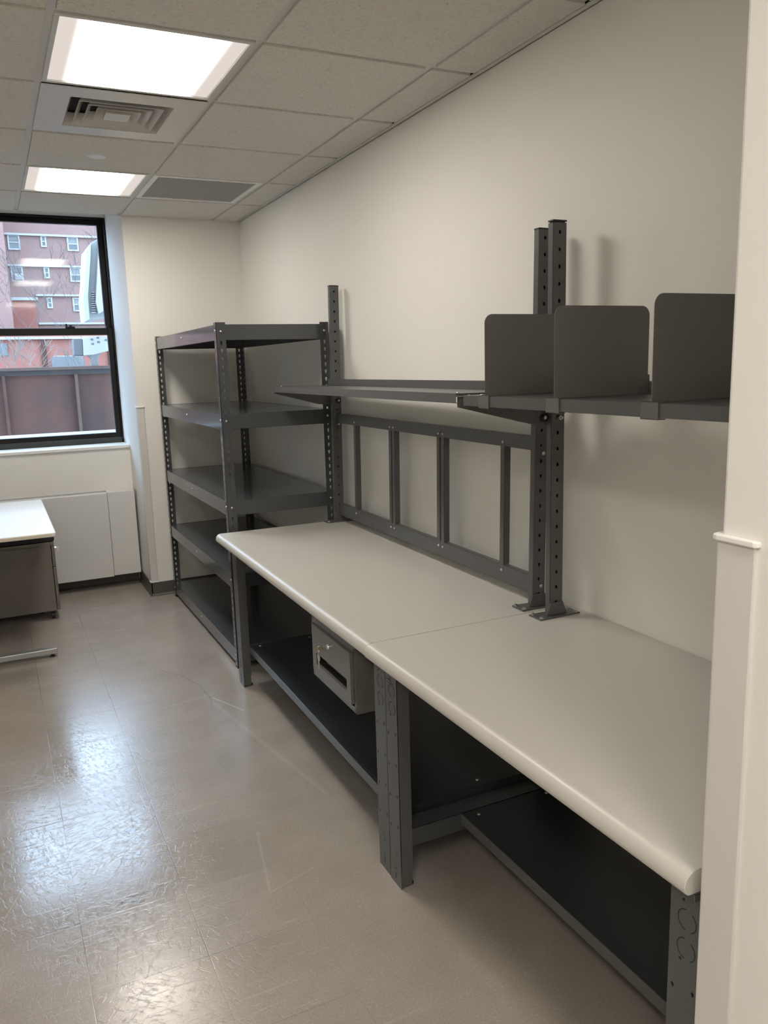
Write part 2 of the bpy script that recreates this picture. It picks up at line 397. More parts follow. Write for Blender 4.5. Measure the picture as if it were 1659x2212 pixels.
M_brick = brick_mat('salmon_brick', (0.33,0.165,0.14), (0.38,0.20,0.17), (0.36,0.25,0.22))
M_brick2 = brick_mat('red_brick', (0.38,0.10,0.075), (0.42,0.13,0.095), (0.38,0.17,0.13))
# ---- rusty painted metal wall
M_rust, nt, b = nodes('rust_brown_steel')
tc = N(nt, 'ShaderNodeTexCoord')
n = N(nt, 'ShaderNodeTexNoise', Scale=2.2, Detail=3.0, Roughness=0.5); nt.links.new(tc.outputs['Object'], n.inputs['Vector'])
nn = N(nt, 'ShaderNodeTexNoise', Scale=7.0, Detail=2.0); nt.links.new(tc.outputs['Object'], nn.inputs['Vector'])
c = mixc(nt, ramp(nt, n.outputs['Fac'], 0.38, 0.62), (0.075,0.034,0.026), (0.135,0.050,0.032))
c = mixc(nt, ramp(nt, nn.outputs['Fac'], 0.62, 0.72, 0, 0.25), c, (0.032,0.020,0.018))
nt.links.new(c, b.inputs['Base Color']); b.inputs['Roughness'].default_value = 0.7
# ---- glass
M_glass = bpy.data.materials.new('window_glass'); M_glass.use_nodes = True; nt = M_glass.node_tree; nt.nodes.clear()
out = N(nt, 'ShaderNodeOutputMaterial'); tr = N(nt, 'ShaderNodeBsdfTransparent'); gl = N(nt, 'ShaderNodeBsdfGlossy'); gl.inputs['Roughness'].default_value = 0.05
tr.inputs['Color'].default_value = (0.93,0.955,0.95,1)
fr = N(nt, 'ShaderNodeFresnel'); fr.inputs['IOR'].default_value = 1.52
ms = N(nt, 'ShaderNodeMixShader'); nt.links.new(math_(nt, 'MULTIPLY', fr.outputs[0], 0.36), ms.inputs[0])
nt.links.new(tr.outputs[0], ms.inputs[1]); nt.links.new(gl.outputs[0], ms.inputs[2]); nt.links.new(ms.outputs[0], out.inputs['Surface'])

# ================================================================== ROOM SHELL
TK = 0.12
struct(MB().box(LX-TK, W+TK, BY-TK, WY+0.2, -0.1, 0).build('floor', M_floor))
struct(MB().box(W, W+TK, BY, D+0.6, 0, H+0.4).build('wall_right', M_wall))
struct(MB().box(LX-TK, LX, BY, D+0.6, 0, H+0.4).build('wall_left', M_wall))
struct(MB().box(LX-TK, W+TK, BY-TK, BY, 0, H+0.4).build('wall_back', M_wall))
wf = MB()
ZS = 1.026     # sill height
wf.box(JX, W, D, RB+0.38, 0, H+0.42)                       # pier right of the window
wf.box(LX, JL, D, RB+0.38, 0, H+0.42)                      # pier left of the window
wf.box(JL, JX, RB, RB+0.38, 0, ZS-0.02)                    # apron below the sill
wf.box(JL, -0.2, WY, WY+0.125, ZS-0.02, 2.684)
wf.box(-0.2, JX, WY+0.0, WY+0.125, 2.649, 2.684)            # header above the sash
wf.box(JL, JX, D+0.001, WY+0.125, 2.685, 2.80)                    # soffit of the recess
struct(wf.build('wall_window', M_wall))
# the sill and the reveal of the recess in brighter gloss paint
ms_ = MB().box(JL+0.001, JX-0.001, RB-0.018, WY-0.012, ZS-0.022, ZS)
struct(ms_.build('trim_1', M_white, bevel=0.003))
# partition pier at the near right
XC, YC = 0.924, 0.798
pier = MB().box(XC, W-0.002, BY+0.02, YC, 0, H+0.05).build('wall_partition', M_wall, bevel=0.006); struct(pier)
# baseboards (coved rubber)
def base_prof(s, h=0.095, t=0.006, toe=0.016):   # offsets from wall (d, z)
    return [(0,0),(toe,0),(toe,0.004),(t,0.014),(t,h-0.002),(t-0.003,h),(0,h)]
p = base_prof(0)
bb = MB().prism([(W-a, z) for a, z in p], 1, YC, D-0.001); struct(bb.build('baseboard_right', M_base))
bb = MB().prism([(D-a, z) for a, z in p], 0, JX-0.006, W-0.02)
bb.prism([(JX-a, z) for a, z in p], 1, D-0.006, RB-0.001)
bb.prism([(RB-a, z) for a, z in p], 0, JL+0.01, JX-0.01)
bb.prism([(D-a, z) for a, z in p], 0, LX+0.02, JL)
struct(bb.build('baseboard_window', M_base))
bb = MB().prism([(XC-a, z) for a, z in p], 1, BY+0.05, YC); struct(bb.build('baseboard_partition', M_base))
bb = MB().prism([(LX+a, z) for a, z in p], 1, BY+0.02, D-0.02); struct(bb.build('baseboard_left', M_base))

# corner guards
def corner_guard(name, label, cx, cy, sx_, sy_, z0, z1, wx, wy):
    """wraps corner (cx,cy); legs run along +sx_ (width wx) and +sy_ (width wy); outside is the opposite side"""
    g = thing(name, label, 'corner guard', (cx, cy, z0))
    t = 0.005
    ox, oy = cx - sx_*t, cy - sy_*t
    r = 0.006
    L_ = [(cx, cy), (cx + sx_*wx, cy), (cx + sx_*wx, oy + sy_*0.001), (cx+sx_*(wx-0.002), oy), (ox + sx_*r, oy)]
    for k in (1, 2, 3): 
        a = PI/2*k/4
        L_.append((ox + sx_*r*(1-math.sin(a)), oy + sy_*r*(1-math.cos(a))))
    L_ += [(ox, oy + sy_*r), (ox, cy + sy_*(wy-0.002)), (ox + sx_*0.001, cy + sy_*wy), (cx, cy + sy_*wy)]
    MB().prism(L_, 2, z0, z1).build('guard_cover', M_guard, g)
    e = 0.006
    cap = [(cx, cy), (cx+sx_*(wx+e), cy), (cx+sx_*(wx+e), oy-sy_*e+sy_*0.004), (cx+sx_*(wx), oy-sy_*e), (ox-sx_*e+sx_*0.012, oy-sy_*e), (ox-sx_*e+sx_*0.003, oy-sy_*e+sy_*0.003), (ox-sx_*e, oy-sy_*e+sy_*0.012), (ox-sx_*e, cy+sy_*wy), (ox-sx_*e+sx_*0.004, cy+sy_*(wy+e)), (cx, cy+sy_*(wy+e))]
    MB().prism(cap, 2, z1, z1+0.009).build('end_cap', M_white, g, bevel=0.002)
    MB().prism(cap, 2, z0-0.007, z0).build('end_cap', M_white, g, bevel=0.002)
corner_guard('corner_guard', 'tall pale guard on the near wall corner, right of the workbench end', XC, YC, 1, -1, 0.105, 1.286, 0.06, 0.062)
corner_guard('corner_guard', 'narrow pale guard on the wall corner between window and shelving rack', JX, D, 1, 1, 0.102, 1.308, 0.042, 0.045)

# ---- ceiling: tegular tiles dropping a little below the grid
TW = 0.024
fix = {(1, 4): 'x'}
LGX = (GX[2] + GX[1])/2                                    # column of fixtures x centre (0.568)
def cells():
    xs = [W] + GX + [LX]
    xs = [x for x in xs if x >= LX]
    ys = [BY] + [y for y in GY if BY < y < D] + [D]
    for i in range(len(xs)-1):
        for j in range(len(ys)-1):
            yield xs[i+1], xs[i], ys[j], ys[j+1]
def is_fix(xc, yc):
    light = any(abs(xc-lx) < 0.2 and abs(yc-ly) < 0.2 for lx, ly in LIGHTS)
    vent = abs(xc-LGX) < 0.2 and abs(yc-3.488) < 0.2
    gr = abs(xc-(GX[0]+GX[1])/2) < 0.2 and abs(yc-4.708) < 0.2
    return light or vent or gr
LIGHTS = [(LGX, 2.879), (LGX, 4.708), (LGX, -0.169), (LGX-2*0.604, -0.779), (LGX-2*0.604, -0.169)]
ce = MB()
for x0, x1, y0, y1 in cells():
    if is_fix((x0+x1)/2, (y0+y1)/2): continue
    a = TW/2 + 0.001
    xa, xb, ya, yb = x0+a, x1-a, y0+a, y1-a
    if x1 == W: xb = W-0.024
    if y1 == D: yb = D-0.006
    if xb-xa < 0.03 or yb-ya < 0.03: continue
    ce.box(xa, xb, ya, yb, H, H+0.02)
ce.box(LX, W, BY, D, H+0.07, H+0.09); ce.box(LX-0.1, W+0.1, BY-0.1, WY+0.1, H+0.42, H+0.44)
struct(ce.build('ceiling', M_tile, bevel=0.0015))
tg = MB()
for x in GX:
    if x > LX: tg.box(x-TW/2, x+TW/2, BY, D-0.004, H+0.007, H+0.03)
for y in GY:
    if BY < y < D: tg.box(LX, W-0.026, y-TW/2, y+TW/2, H+0.0075, H+0.03)
struct(tg.build('trim_2', M_tee, bevel=0.0))
# wall angle
wa = MB().box(W-0.022, W-0.0005, YC, D-0.002, H-0.001, H+0.003)
wa.box(W-0.004, W-0.0005, YC, D-0.002, H-0.001, H+0.028)
wa.box(JL-2.2, W-0.024, D-0.006, D-0.0005, H-0.001, H+0.02)
struct(wa.build('trim_3', M_tee))

# ---- recessed lights
def make_light(x, y, label):
    g = thing('ceiling_light', label, 'ceiling light', (x, y, H), 0, 'recessed square ceiling lights')
    h = 0.292
    fr = MB()
    def ring(m, ho, hi, z0, z1):
        m.box(x-ho, x+ho, y-ho, y-hi, z0, z1); m.box(x-ho, x+ho, y+hi, y+ho, z0, z1)
        m.box(x-ho, x-hi, y-hi, y+hi, z0, z1); m.box(x+hi, x+ho, y-hi, y+hi, z0, z1)
    ring(fr, h, h-0.016, H+0.0005, H+0.024)
    fr.build('frame', M_tee, g, bevel=0.002)
    MB().box(x-h+0.001, x+h-0.001, y-h+0.001, y+h-0.001, H+0.0245, H+0.06).build('housing', M_tee, g)
    le = MB().box(x-(h-0.0165), x+(h-0.0165), y-(h-0.0165), y+(h-0.0165), H+0.006, H+0.012)
    le.build('lens', M_lens, g)
    each([('box', (x-h+0.001, x-h+0.006, y+s*0.09-0.006, y+s*0.09+0.006, H-0.002, H+0.003)) for s in (-1, 1)], 'latch', M_tee, g, smooth=False)
    return g
LB = ['large glowing square ceiling light nearest the camera, beside the air diffuser',
      'glowing square ceiling light above the window, beside the dark grey return grille']
l0 = make_light(*LIGHTS[0], LB[0])
dup(l0, (LIGHTS[1][0], LIGHTS[1][1], H), LB[1])
for lx, ly in LIGHTS[2:]:
    dup(l0, (lx, ly, H), 'glowing square ceiling light out of the photograph, further back in the room')

# ---- air diffuser
vx, vy = LGX, 3.488
g = thing('air_diffuser', 'white square ceiling air diffuser with stepped louvres between the two lights', 'air vent', (vx, vy, H))
o_, i_ = 0.292, 0.187
m = MB()
m.box(vx-o_, vx+o_, vy-o_, vy-i_, H+0.001, H+0.004); m.box(vx-o_, vx+o_, vy+i_, vy+o_, H+0.001, H+0.004)
m.box(vx-o_, vx-i_, vy-i_, vy+i_, H+0.001, H+0.004); m.box(vx+i_, vx+o_, vy-i_, vy+i_, H+0.001, H+0.004)
m.build('face_plate', M_diff, g)
m = MB()
def frustum(m, a0, z0, a1, z1, t=0.0012):
    """square louvre ring: half size a0 at z0 (low), a1 at z1 (high)"""
    c0 = [(vx-a0,vy-a0),(vx+a0,vy-a0),(vx+a0,vy+a0),(vx-a0,vy+a0)]
    c1 = [(vx-a1,vy-a1),(vx+a1,vy-a1),(vx+a1,vy+a1),(vx-a1,vy+a1)]
    for k in range(4):
        j = (k+1) % 4
        A, B_, C_, D_ = (*c0[k],z0), (*c0[j],z0), (*c1[j],z1), (*c1[k],z1)
        m.quad(A, B_, C_, D_); 
        up = Vector((0,0,t*2)); 
        m.quad(*[Vector(q)+up for q in (D_, C_, B_, A)])
        m.quad(Vector(A), Vector(A)+up, Vector(B_)+up, Vector(B_))
for k in range(1, 5):
    a0 = i_ - 0.036*k + 0.004
    fr_ = MB(); frustum(fr_, a0, H-0.002, a0-0.030 if k < 4 else a0-0.012, H+0.036)
    fr_.build('louvre', M_diff, g)
frustum(m, i_, H+0.002, i_-0.022, H+0.045)
m.build('throat', M_diff, g)
cp = MB().box(vx-0.047, vx+0.047, vy-0.047, vy+0.047, H-0.003, H-0.0005)
cp.build('centre_plate', M_tee, g, bevel=0.001)
MB().box(vx-i_, vx+i_, vy-i_, vy+i_, H+0.055, H+0.06).build('duct', M_dark, g)

# ---- return grille
gx, gy = (GX[0]+GX[1])/2, 4.708
g = thing('return_grille', 'dark grey perforated square return grille in a white frame set in the ceiling', 'air vent', (gx, gy, H))
m = MB()
for a, b2, c_, d_ in ((-0.29,0.29,-0.29,-0.262),(-0.29,0.29,0.262,0.29),(-0.29,-0.262,-0.262,0.262),(0.262,0.29,-0.262,0.262)):
    m.box(gx+a, gx+b2, gy+c_, gy+d_, H+0.0, H+0.012)
m.build('frame', M_white, g, bevel=0.0015)
MB().box(gx-0.262, gx+0.262, gy-0.262, gy+0.262, H+0.006, H+0.010).build('perforated_panel', M_grille, g)

# ---- concealed sprinkler cover
m = MB().cyl((0.568,4.122,H-0.004), (0.568,4.122,H+0.0005), 0.040, 0.041, 40)
tag(m.build('sprinkler_cover', M_white, bevel=0.001, smooth=True), 'small round white sprinkler cover plate on the ceiling tile', 'sprinkler cover')

# ================================================================== WINDOW
g = bpy.data.objects.new('window_1', None); C.objects.link(g); g.location = (0, WY, ZS); g['kind'] = 'structure'; ORG[g.name] = Vector((0, WY, ZS))
x0, x1 = -0.198, JX-0.001
F = 0.012
m = MB()          # outer frame
m.box(x0, x0+F, WY-0.01, WY+0.11, ZS-0.01, 2.647); m.box(x1-F, x1, WY-0.01, WY+0.11, ZS-0.01, 2.647)
m.box(x0+F, x1-F, WY-0.01, WY+0.11, 2.634, 2.647); m.box(x0+F, x1-F, WY-0.01, WY+0.11, ZS-0.02, ZS+0.008)
m.build('window_frame', M_alum, g, bevel=0.002)
def sash(y0, y1, z0, z1, bot, top, st):
    mm = MB(); a, b2 = x0+F+0.001, x1-F-0.001
    mm.box(a, a+st, y0, y1, z0, z1); mm.box(b2-st, b2, y0, y1, z0, z1)
    mm.box(a+st, b2-st, y0, y1, z0, z0+bot); mm.box(a+st, b2-st, y0, y1, z1-top, z1)
    sh = mm.build('sash', M_alum, g, bevel=0.003)
    MB().box(a+st-0.002, b2-st+0.002, (y0+y1)/2-0.002, (y0+y1)/2+0.002, z0+bot-0.002, z1-top+0.002).build('pane', M_glass, sh)
    return sh
up = sash(WY+0.045, WY+0.085, 1.84, 2.634, 0.035, 0.032, 0.040)
lo = sash(WY, WY+0.040, ZS+0.030, 1.872, 0.045, 0.050, 0.036)
m = MB().box(x0+F, x1-F, WY-0.012, WY+0.002, ZS+0.001, ZS+0.040); m.build('sill_angle', M_alum2, g, bevel=0.002)
m = MB().box(0.555, 0.615, WY+0.004, WY+0.036, 1.872, 1.884); m.box(0.55, 0.562, WY-0.004, WY+0.02, 1.872, 1.902); m.cyl((0.588,WY+0.02,1.884),(0.588,WY+0.02,1.892),0.011)
m.build('sash_lock', M_alum, g, bevel=0.001)
m = MB().box(0.83, 0.848, WY-0.002, WY+0.035, 1.872, 1.890); m.build('tilt_latch', M_alum, g, bevel=0.001)

# ---- radiator cover
RT, RZ, RF = 0.706, 0.088, 5.935
g = thing('radiator_cover', 'long white metal radiator enclosure under the window', 'radiator', (0.2, RF, RZ))
m = MB().box(0.684, 0.872, RF, RB-0.002, RZ+0.006, RT); m.build('end_panel', M_rad, g, bevel=0.004)
m = MB().box(JL+0.01, 0.6825, RF+0.001, RF+0.012, RZ, RT-0.004); m.build('front_panel', M_rad, g, bevel=0.003)
m = MB().box(JL+0.01, 0.683, RF+0.012, RB-0.07, RT-0.012, RT-0.003); m.box(JL+0.01, 0.683, RB-0.012, RB-0.002, RT-0.012, RT+0.001)
m.build('top_panel', M_rad, g, bevel=0.002)
m = MB().box(JL+0.01, 0.683, RB-0.075, RB-0.004, RT-0.10, RT-0.09)
for k in range(5): m.box(JL+0.01, 0.683, RB-0.068+k*0.012, RB-0.066+k*0.012, RT-0.03, RT-0.010)
m.build('outlet_grille', M_dark, g)

# ================================================================== SHELVING RACK
RX0, RX1, RY0, RY1, RH = 1.022, 1.612, 3.925, 5.508, 1.772
g = thing('shelving_rack', 'tall dark grey steel shelving rack with five empty shelves in the far corner', 'shelving', ((RX0+RX1)/2, (RY0+RY1)/2, 0))
def holes_v(L, pitch, uc, poly, start):
    k = []; z = start
    while z < L-0.015: k.append((z, uc, poly)); z += pitch
    return k
PWX, PWY = 0.048, 0.040
for (cx, sx_) in ((RX0, 1), (RX1, -1)):
    for (cy, sy_) in ((RY0, 1), (RY1, -1)):
        m = MB()
        hs = holes_v(RH-0.004, 0.0381, 0, TEAR, 0.03)
        # end flange (faces -y or +y), width PWX along x
        if sy_ > 0: O = (cx if sx_ > 0 else cx-PWX, cy, 0.004); uu = (1,0,0)
        else: O = (cx+PWX if sx_ > 0 else cx, cy, 0.004); uu = (-1,0,0)
        m.perf(O, uu, (0,0,1), PWX, RH-0.004, [(a, PWX*0.5, c_) for a, b_, c_ in hs], 0.002)
        # front/back flange (faces -x or +x), width PWY along y
        if sx_ > 0: O = (cx, cy+PWY if sy_ > 0 else cy, 0.004); uu = (0,-1,0)
        else: O = (cx, cy if sy_ > 0 else cy-PWY, 0.004); uu = (0,1,0)
        m.perf(O, uu, (0,0,1), PWY, RH-0.004, [(a, PWY*0.5, c_) for a, b_, c_ in hs], 0.002)
        po = m.build('post', M_rack, g)
        f = MB().box(min(cx, cx+sx_*PWX)-0.001, max(cx, cx+sx_*PWX)+0.001, min(cy, cy+sy_*PWY)-0.001, max(cy, cy+sy_*PWY)+0.001, 0, 0.008)
        f.build('foot', M_black, po)
SH = [(1.762, 0.075), (1.326, 0.075), (0.888, 0.075), (0.506, 0.075), (0.099, 0.075)]
for zt, hh in SH:
    i = 0.003
    xa, xb, ya, yb = RX0+i, RX1-i, RY0+i, RY1-i
    m = MB()
    m.box(xa+0.004, xb-0.004, ya+0.004, yb-0.004, zt-0.006, zt-0.001)
    sh = m.build('shelf', M_rack, g)
    def beam(axis, a0, a1, face, into):
        # channel beam: web + returned lips
        mm = MB()
        if axis == 'y':
            mm.box(face, face+into*0.002, a0, a1, zt-hh, zt); mm.box(face, face+into*0.012, a0, a1, zt-0.002, zt); mm.box(face, face+into*0.014, a0, a1, zt-hh, zt-hh+0.002)
        else:
            mm.box(a0, a1, face, face+into*0.002, zt-hh, zt); mm.box(a0, a1, face, face+into*0.012, zt-0.002, zt); mm.box(a0, a1, face, face+into*0.014, zt-hh, zt-hh+0.002)
        return mm.build('beam', M_rack, sh, bevel=0.001)
    beam('y', ya, yb, xa, 1); beam('y', ya, yb, xb, -1)
    beam('x', xa, xb, ya, 1); beam('x', xa, xb, yb, -1)
    zc = zt-hh*0.45
    each([('dome', a) for a in (((xa, (RY0+RY1)/2, zc), (-1,0,0), 0.006, 0.004), ((RX0+0.024, RY0, zc), (0,-1,0), 0.007, 0.005), ((RX1-0.024, RY0, zc), (0,-1,0), 0.007, 0.005),
          ((RX0, RY0+0.02, zc+0.004), (-1,0,0), 0.006, 0.004), ((RX0, RY1-0.02, zc), (-1,0,0), 0.006, 0.004))], 'rivet', M_zinc, sh)

# ================================================================== WORKBENCHES
def top_profile(xf, xb, zt, th=0.042):
    r1, r2 = 0.026, 0.013
    pts = []
    for k in range(9):
        a = PI/2*k/8
        pts.append((xf + r1 - r1*math.sin(PI/2-a) if False else xf + r1*(1-math.cos(a)), zt - r1 + r1*math.sin(a)))
    # from front middle up to top, then to the back, then underside round
    pts += [(xb, zt), (xb, zt-th)]
    for k in range(7):
        a = PI/2*k/6
        pts.append((xf + r2*(1-math.sin(PI/2*(1-k/6))) if False else xf + r2 - r2*math.sin(a), zt - th + r2 - r2*math.cos(a)))
    return pts
ZT = 0.740
def bench(label, xf, xb, ya, yb, legs, rot, shelf, pivot):
    g = thing('workbench', label, 'workbench', (pivot[0], pivot[1], 0), rot, 'two steel workbenches along the wall')
    m = MB().prism(top_profile(xf, xb, ZT), 1, ya, yb)
    for p_ in m.v:
        if abs(p_.y-ya) < 1e-6: p_.y -= rot*(p_.x-xf)
    m.build('worktop', M_top, g, bevel=0.0008, smooth=True)
    zl = ZT-0.042
    for (ly0, ly1) in legs:
        for front in (True, False):
            xo = xf+0.042 if front else xb-0.055-0.042
            dep = 0.040
            # front leg: perforated face toward -x, plain channel sides
            m = MB()
            if front:
                wy = ly1-ly0
                k_ = []; zz = 0.485-0.105+0.0; 
                rows = [(0.029,0.5,oct8(0.0035,0.010)), (0.10,0.5,oct8(0.0045,0.0045))]
                z = 0.20; side = 0
                while z < 0.50:
                    rows.append((z, 0.14 if side else 0.80, oct8(0.0038,0.0052))); side ^= 1
                    z += 0.006 if side else 0.093
                    if side: pass
                rows = [(0.029,0.5,oct8(0.0035,0.011)), (0.05,0.5,oct8(0.003,0.003))]
                for z in (0.19, 0.288, 0.387, 0.485): rows += [(z-0.004, 0.16, oct8(0.0036,0.005)), (z+0.0045, 0.82, oct8(0.0036,0.005))]
                rows += [(0.543,0.38,oct8(0.003,0.003)), (0.655,0.42,oct8(0.003,0.003))]
                fixed = []
                rows.sort(key=lambda r: r[0])
                last = None
                for r in rows:
                    if last is not None and r[0]-last < 0.0125: r = (last+0.0125, r[1], r[2])
                    fixed.append((r[0]-0.0, r[1]*wy, r[2])); last = r[0]
                m.perf((xo, ly1, 0.0), (0,-1,0), (0,0,1), wy, zl, fixed, 0.0022)
            else:
                m.box(xo+dep-0.0022, xo+dep, ly0, ly1, 0, zl)
            m.box(xo+0.0001, xo+dep, ly0, ly0+0.0022, 0.055, zl); m.box(xo+0.0001, xo+dep, ly1-0.0022, ly1, 0.055, zl)
            # stepped foot section inside the channel
            leg = m.build('leg', M_met, g)
            m = MB().box(xo+0.003, xo+dep-0.002, ly0+0.003, ly1-0.003, 0.004, 0.12)
            m.build('foot_insert', M_met, leg, bevel=0.001)
            MB().box(xo+0.008, xo+dep+0.006, ly0+0.008, ly1-0.008, 0, 0.010).build('foot_pad', M_black, leg, bevel=0.002)
            if front:
                # punched conduit knock-outs and bolts
                yc = (ly0+ly1)/2 - 0.004
                for zc in (0.567, 0.621):
                    kk = MB()
                    n_ = 18
                    for a in range(n_):
                        if a in (4, 5, 12, 13): continue
                        t0, t1 = 2*PI*a/n_, 2*PI*(a+1)/n_
                        pts = [(yc + rr*math.cos(t), zc + rr*math.sin(t)) for rr, t in ((0.0185,t0),(0.0205,t0),(0.0205,t1),(0.0185,t1))]
                        kk.prism(pts, 0, xo-0.0004, xo+0.001)
                    kk.build('knockout', M_dark, leg)
                each([('dome', ((xo, (ly0+ly1)/2+0.004, zc), (-1,0,0), rr, 0.003)) for zc, rr in ((0.120, 0.0055), (0.099, 0.009), (0.056, 0.0055))], 'leg_bolt', M_met, leg)
        # cross channels joining front and rear leg
        xa_, xb_ = xf+0.082, xb-0.097
        m = MB().box(xf+0.02, xb-0.03, ly0-0.004, ly1+0.004, zl-0.003, zl)            # mounting plate under the top
        m.box(xf+0.02, xb-0.03, ly0-0.004, ly0-0.002, zl-0.014, zl)
        m.box(xa_, xb_, ly0+0.002, ly1-0.002, zl-0.060, zl-0.003)
        m.build('top_crossbar', M_met, g, bevel=0.001)
        if 1.995 < ly0 < 2.005: continue
        m = MB().box(xa_, xb_, ly0+0.004, ly0+0.0065, 0.130, 0.188); m.box(xa_, xb_, ly1-0.0065, ly1-0.004, 0.130, 0.188); m.box(xa_, xb_, ly0+0.004, ly1-0.004, 0.186, 0.1885)
        m.build('bottom_crossbar', M_rack, g)
    sx0, sx1, sy0, sy1, sz = shelf
    m = MB().box(sx0, sx1, sy0, sy1, sz-0.002, sz)
    
    m.box(sx1-0.002, sx1, sy0, sy1, sz-0.034, sz)
    m.box(sx0, sx1, sy0, sy0+0.002, sz-0.034, sz); m.box(sx0, sx1, sy1-0.002, sy1, sz-0.034, sz)
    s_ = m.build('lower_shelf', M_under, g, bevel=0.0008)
    m = MB().box(sx0-0.002, sx0, sy0, sy1, sz-0.034, sz+0.0005); m.box(sx0-0.002, sx0+0.012, sy0, sy1, sz-0.034, sz-0.032)
    m.build('front_lip', M_met, s_, bevel=0.0008)
    each([('dome', ((sx0+dx_, yy, sz), (0,0,1), 0.006, 0.0035)) for yy in (sy0+0.035, sy1-0.035) for dx_ in (0.045, 0.30)], 'shelf_bolt', M_zinc, s_)
    return g
ROT = -0.0148
PV = (0.913, 2.046)
b1 = bench('far grey topped workbench with the small drawer unit, beside the shelving rack',
      0.913, 1.638, 2.0475, 3.876, [(2.0, 2.076), (3.662, 3.738)], ROT, (0.993, 1.60, 2.004, 3.66, 0.212), PV)
b2 = bench('near steel workbench with grey beige top, ending at the wall corner on the right',
      0.910, 1.662, 0.823, 2.0435, [(0.824, 0.890), (1.921, 1.9915)], 0.0, (1.166, 1.62, 0.905, 1.932, 0.186), (0.91, 2.0435))
# maker's stickers: plain black labels
def sticker(parent, x, y0, y1, z0, z1):
    s_ = MB().box(x-0.0006, x, y0, y1, z0, z1).build('label_sticker', M_label, parent, label='small black maker label')
    L_ = y1-y0
    each([('box', (x-0.0009, x-0.0006, y0+L_*a, y0+L_*b_, z0+(z1-z0)*0.36, z1-(z1-z0)*0.36)) for a, b_ in ((0.15,0.30),(0.42,0.55),(0.66,0.85))], 'label_print', M_ink, s_, smooth=False)
    d = MB().box(x-0.0006, x, y0-0.014, y0-0.004, z0+0.001, z0+(z1-z0)*0.5); d.build('label_print', M_label, parent)
sticker(b2, 0.952, 1.956, 1.986, 0.640, 0.652)
sticker(b2, 1.166, 1.795, 1.855, 0.160, 0.178)

# ---- under-bench drawer unit
DX = 0.952
g = thing('drawer_unit', 'small warm grey locking drawer box hung under the far workbench', 'drawer unit', (PV[0], PV[1], 0.44), ROT)
y0, y1, z0, z1 = 2.213, 2.612, 0.442, 0.690
m = MB()
m.box(DX, DX+0.42, y0, y0+0.002, z0, z1); m.box(DX, DX+0.42, y1-0.002, y1, z0, z1)
m.box(DX, DX+0.42, y0, y1, z0, z0+0.002); m.box(DX, DX+0.42, y0, y1, z1-0.002, z1); m.box(DX+0.418, DX+0.42, y0, y1, z0, z1)
m.box(DX, DX+0.002, y0, y1, z0, z0+0.020); m.box(DX, DX+0.002, y0, y0+0.018, z0, z1); m.box(DX, DX+0.002, y1-0.012, y1, z0, z1)
m.box(DX, DX+0.002, y0, y1, z1-0.046, z1)
m.box(DX, DX+0.03, y0, y1, 0.664, 0.667)
m.build('housing', M_draw, g, bevel=0.0012)
dy0, dy1, dz0, dz1, wy0, wy1, wz0, wz1 = 2.230, 2.580, 0.474, 0.647, 2.263, 2.543, 0.506, 0.548
m = MB(); DF = DX-0.012
m.box(DF, DX-0.001, dy0, wy0, dz0, dz1); m.box(DF, DX-0.001, wy1, dy1, dz0, dz1)
m.box(DF, DX-0.001, wy0, wy1, dz0, wz0); m.box(DF, DX-0.001, wy0, wy1, wz1, dz1)
m.box(DX+0.03, DX+0.032, wy0-0.01, wy1+0.01, wz0-0.02, wz1+0.03)
dr = m.build('drawer_front', M_draw, g)
m = MB().prism([(DX-0.001, wz0), (DX+0.03, wz0-0.014), (DX+0.03, wz0-0.012), (DX-0.001, wz0+0.002)], 1, wy0, wy1)
m.build('recessed_pull', M_dark, dr)
m = MB().cyl((DF-0.004, 2.411, 0.612), (DF, 2.411, 0.612), 0.0105, n=24); m.cyl((DF-0.009, 2.411, 0.612), (DF-0.004, 2.411, 0.612), 0.008, 0.0095, n=24)
m.build('lock', M_chrome, dr, smooth=True)
m = MB().box(DX-0.0008, DX, 2.385, 2.405, 0.672, 0.682); m.build('label_sticker', M_label, g, label='small black maker label')
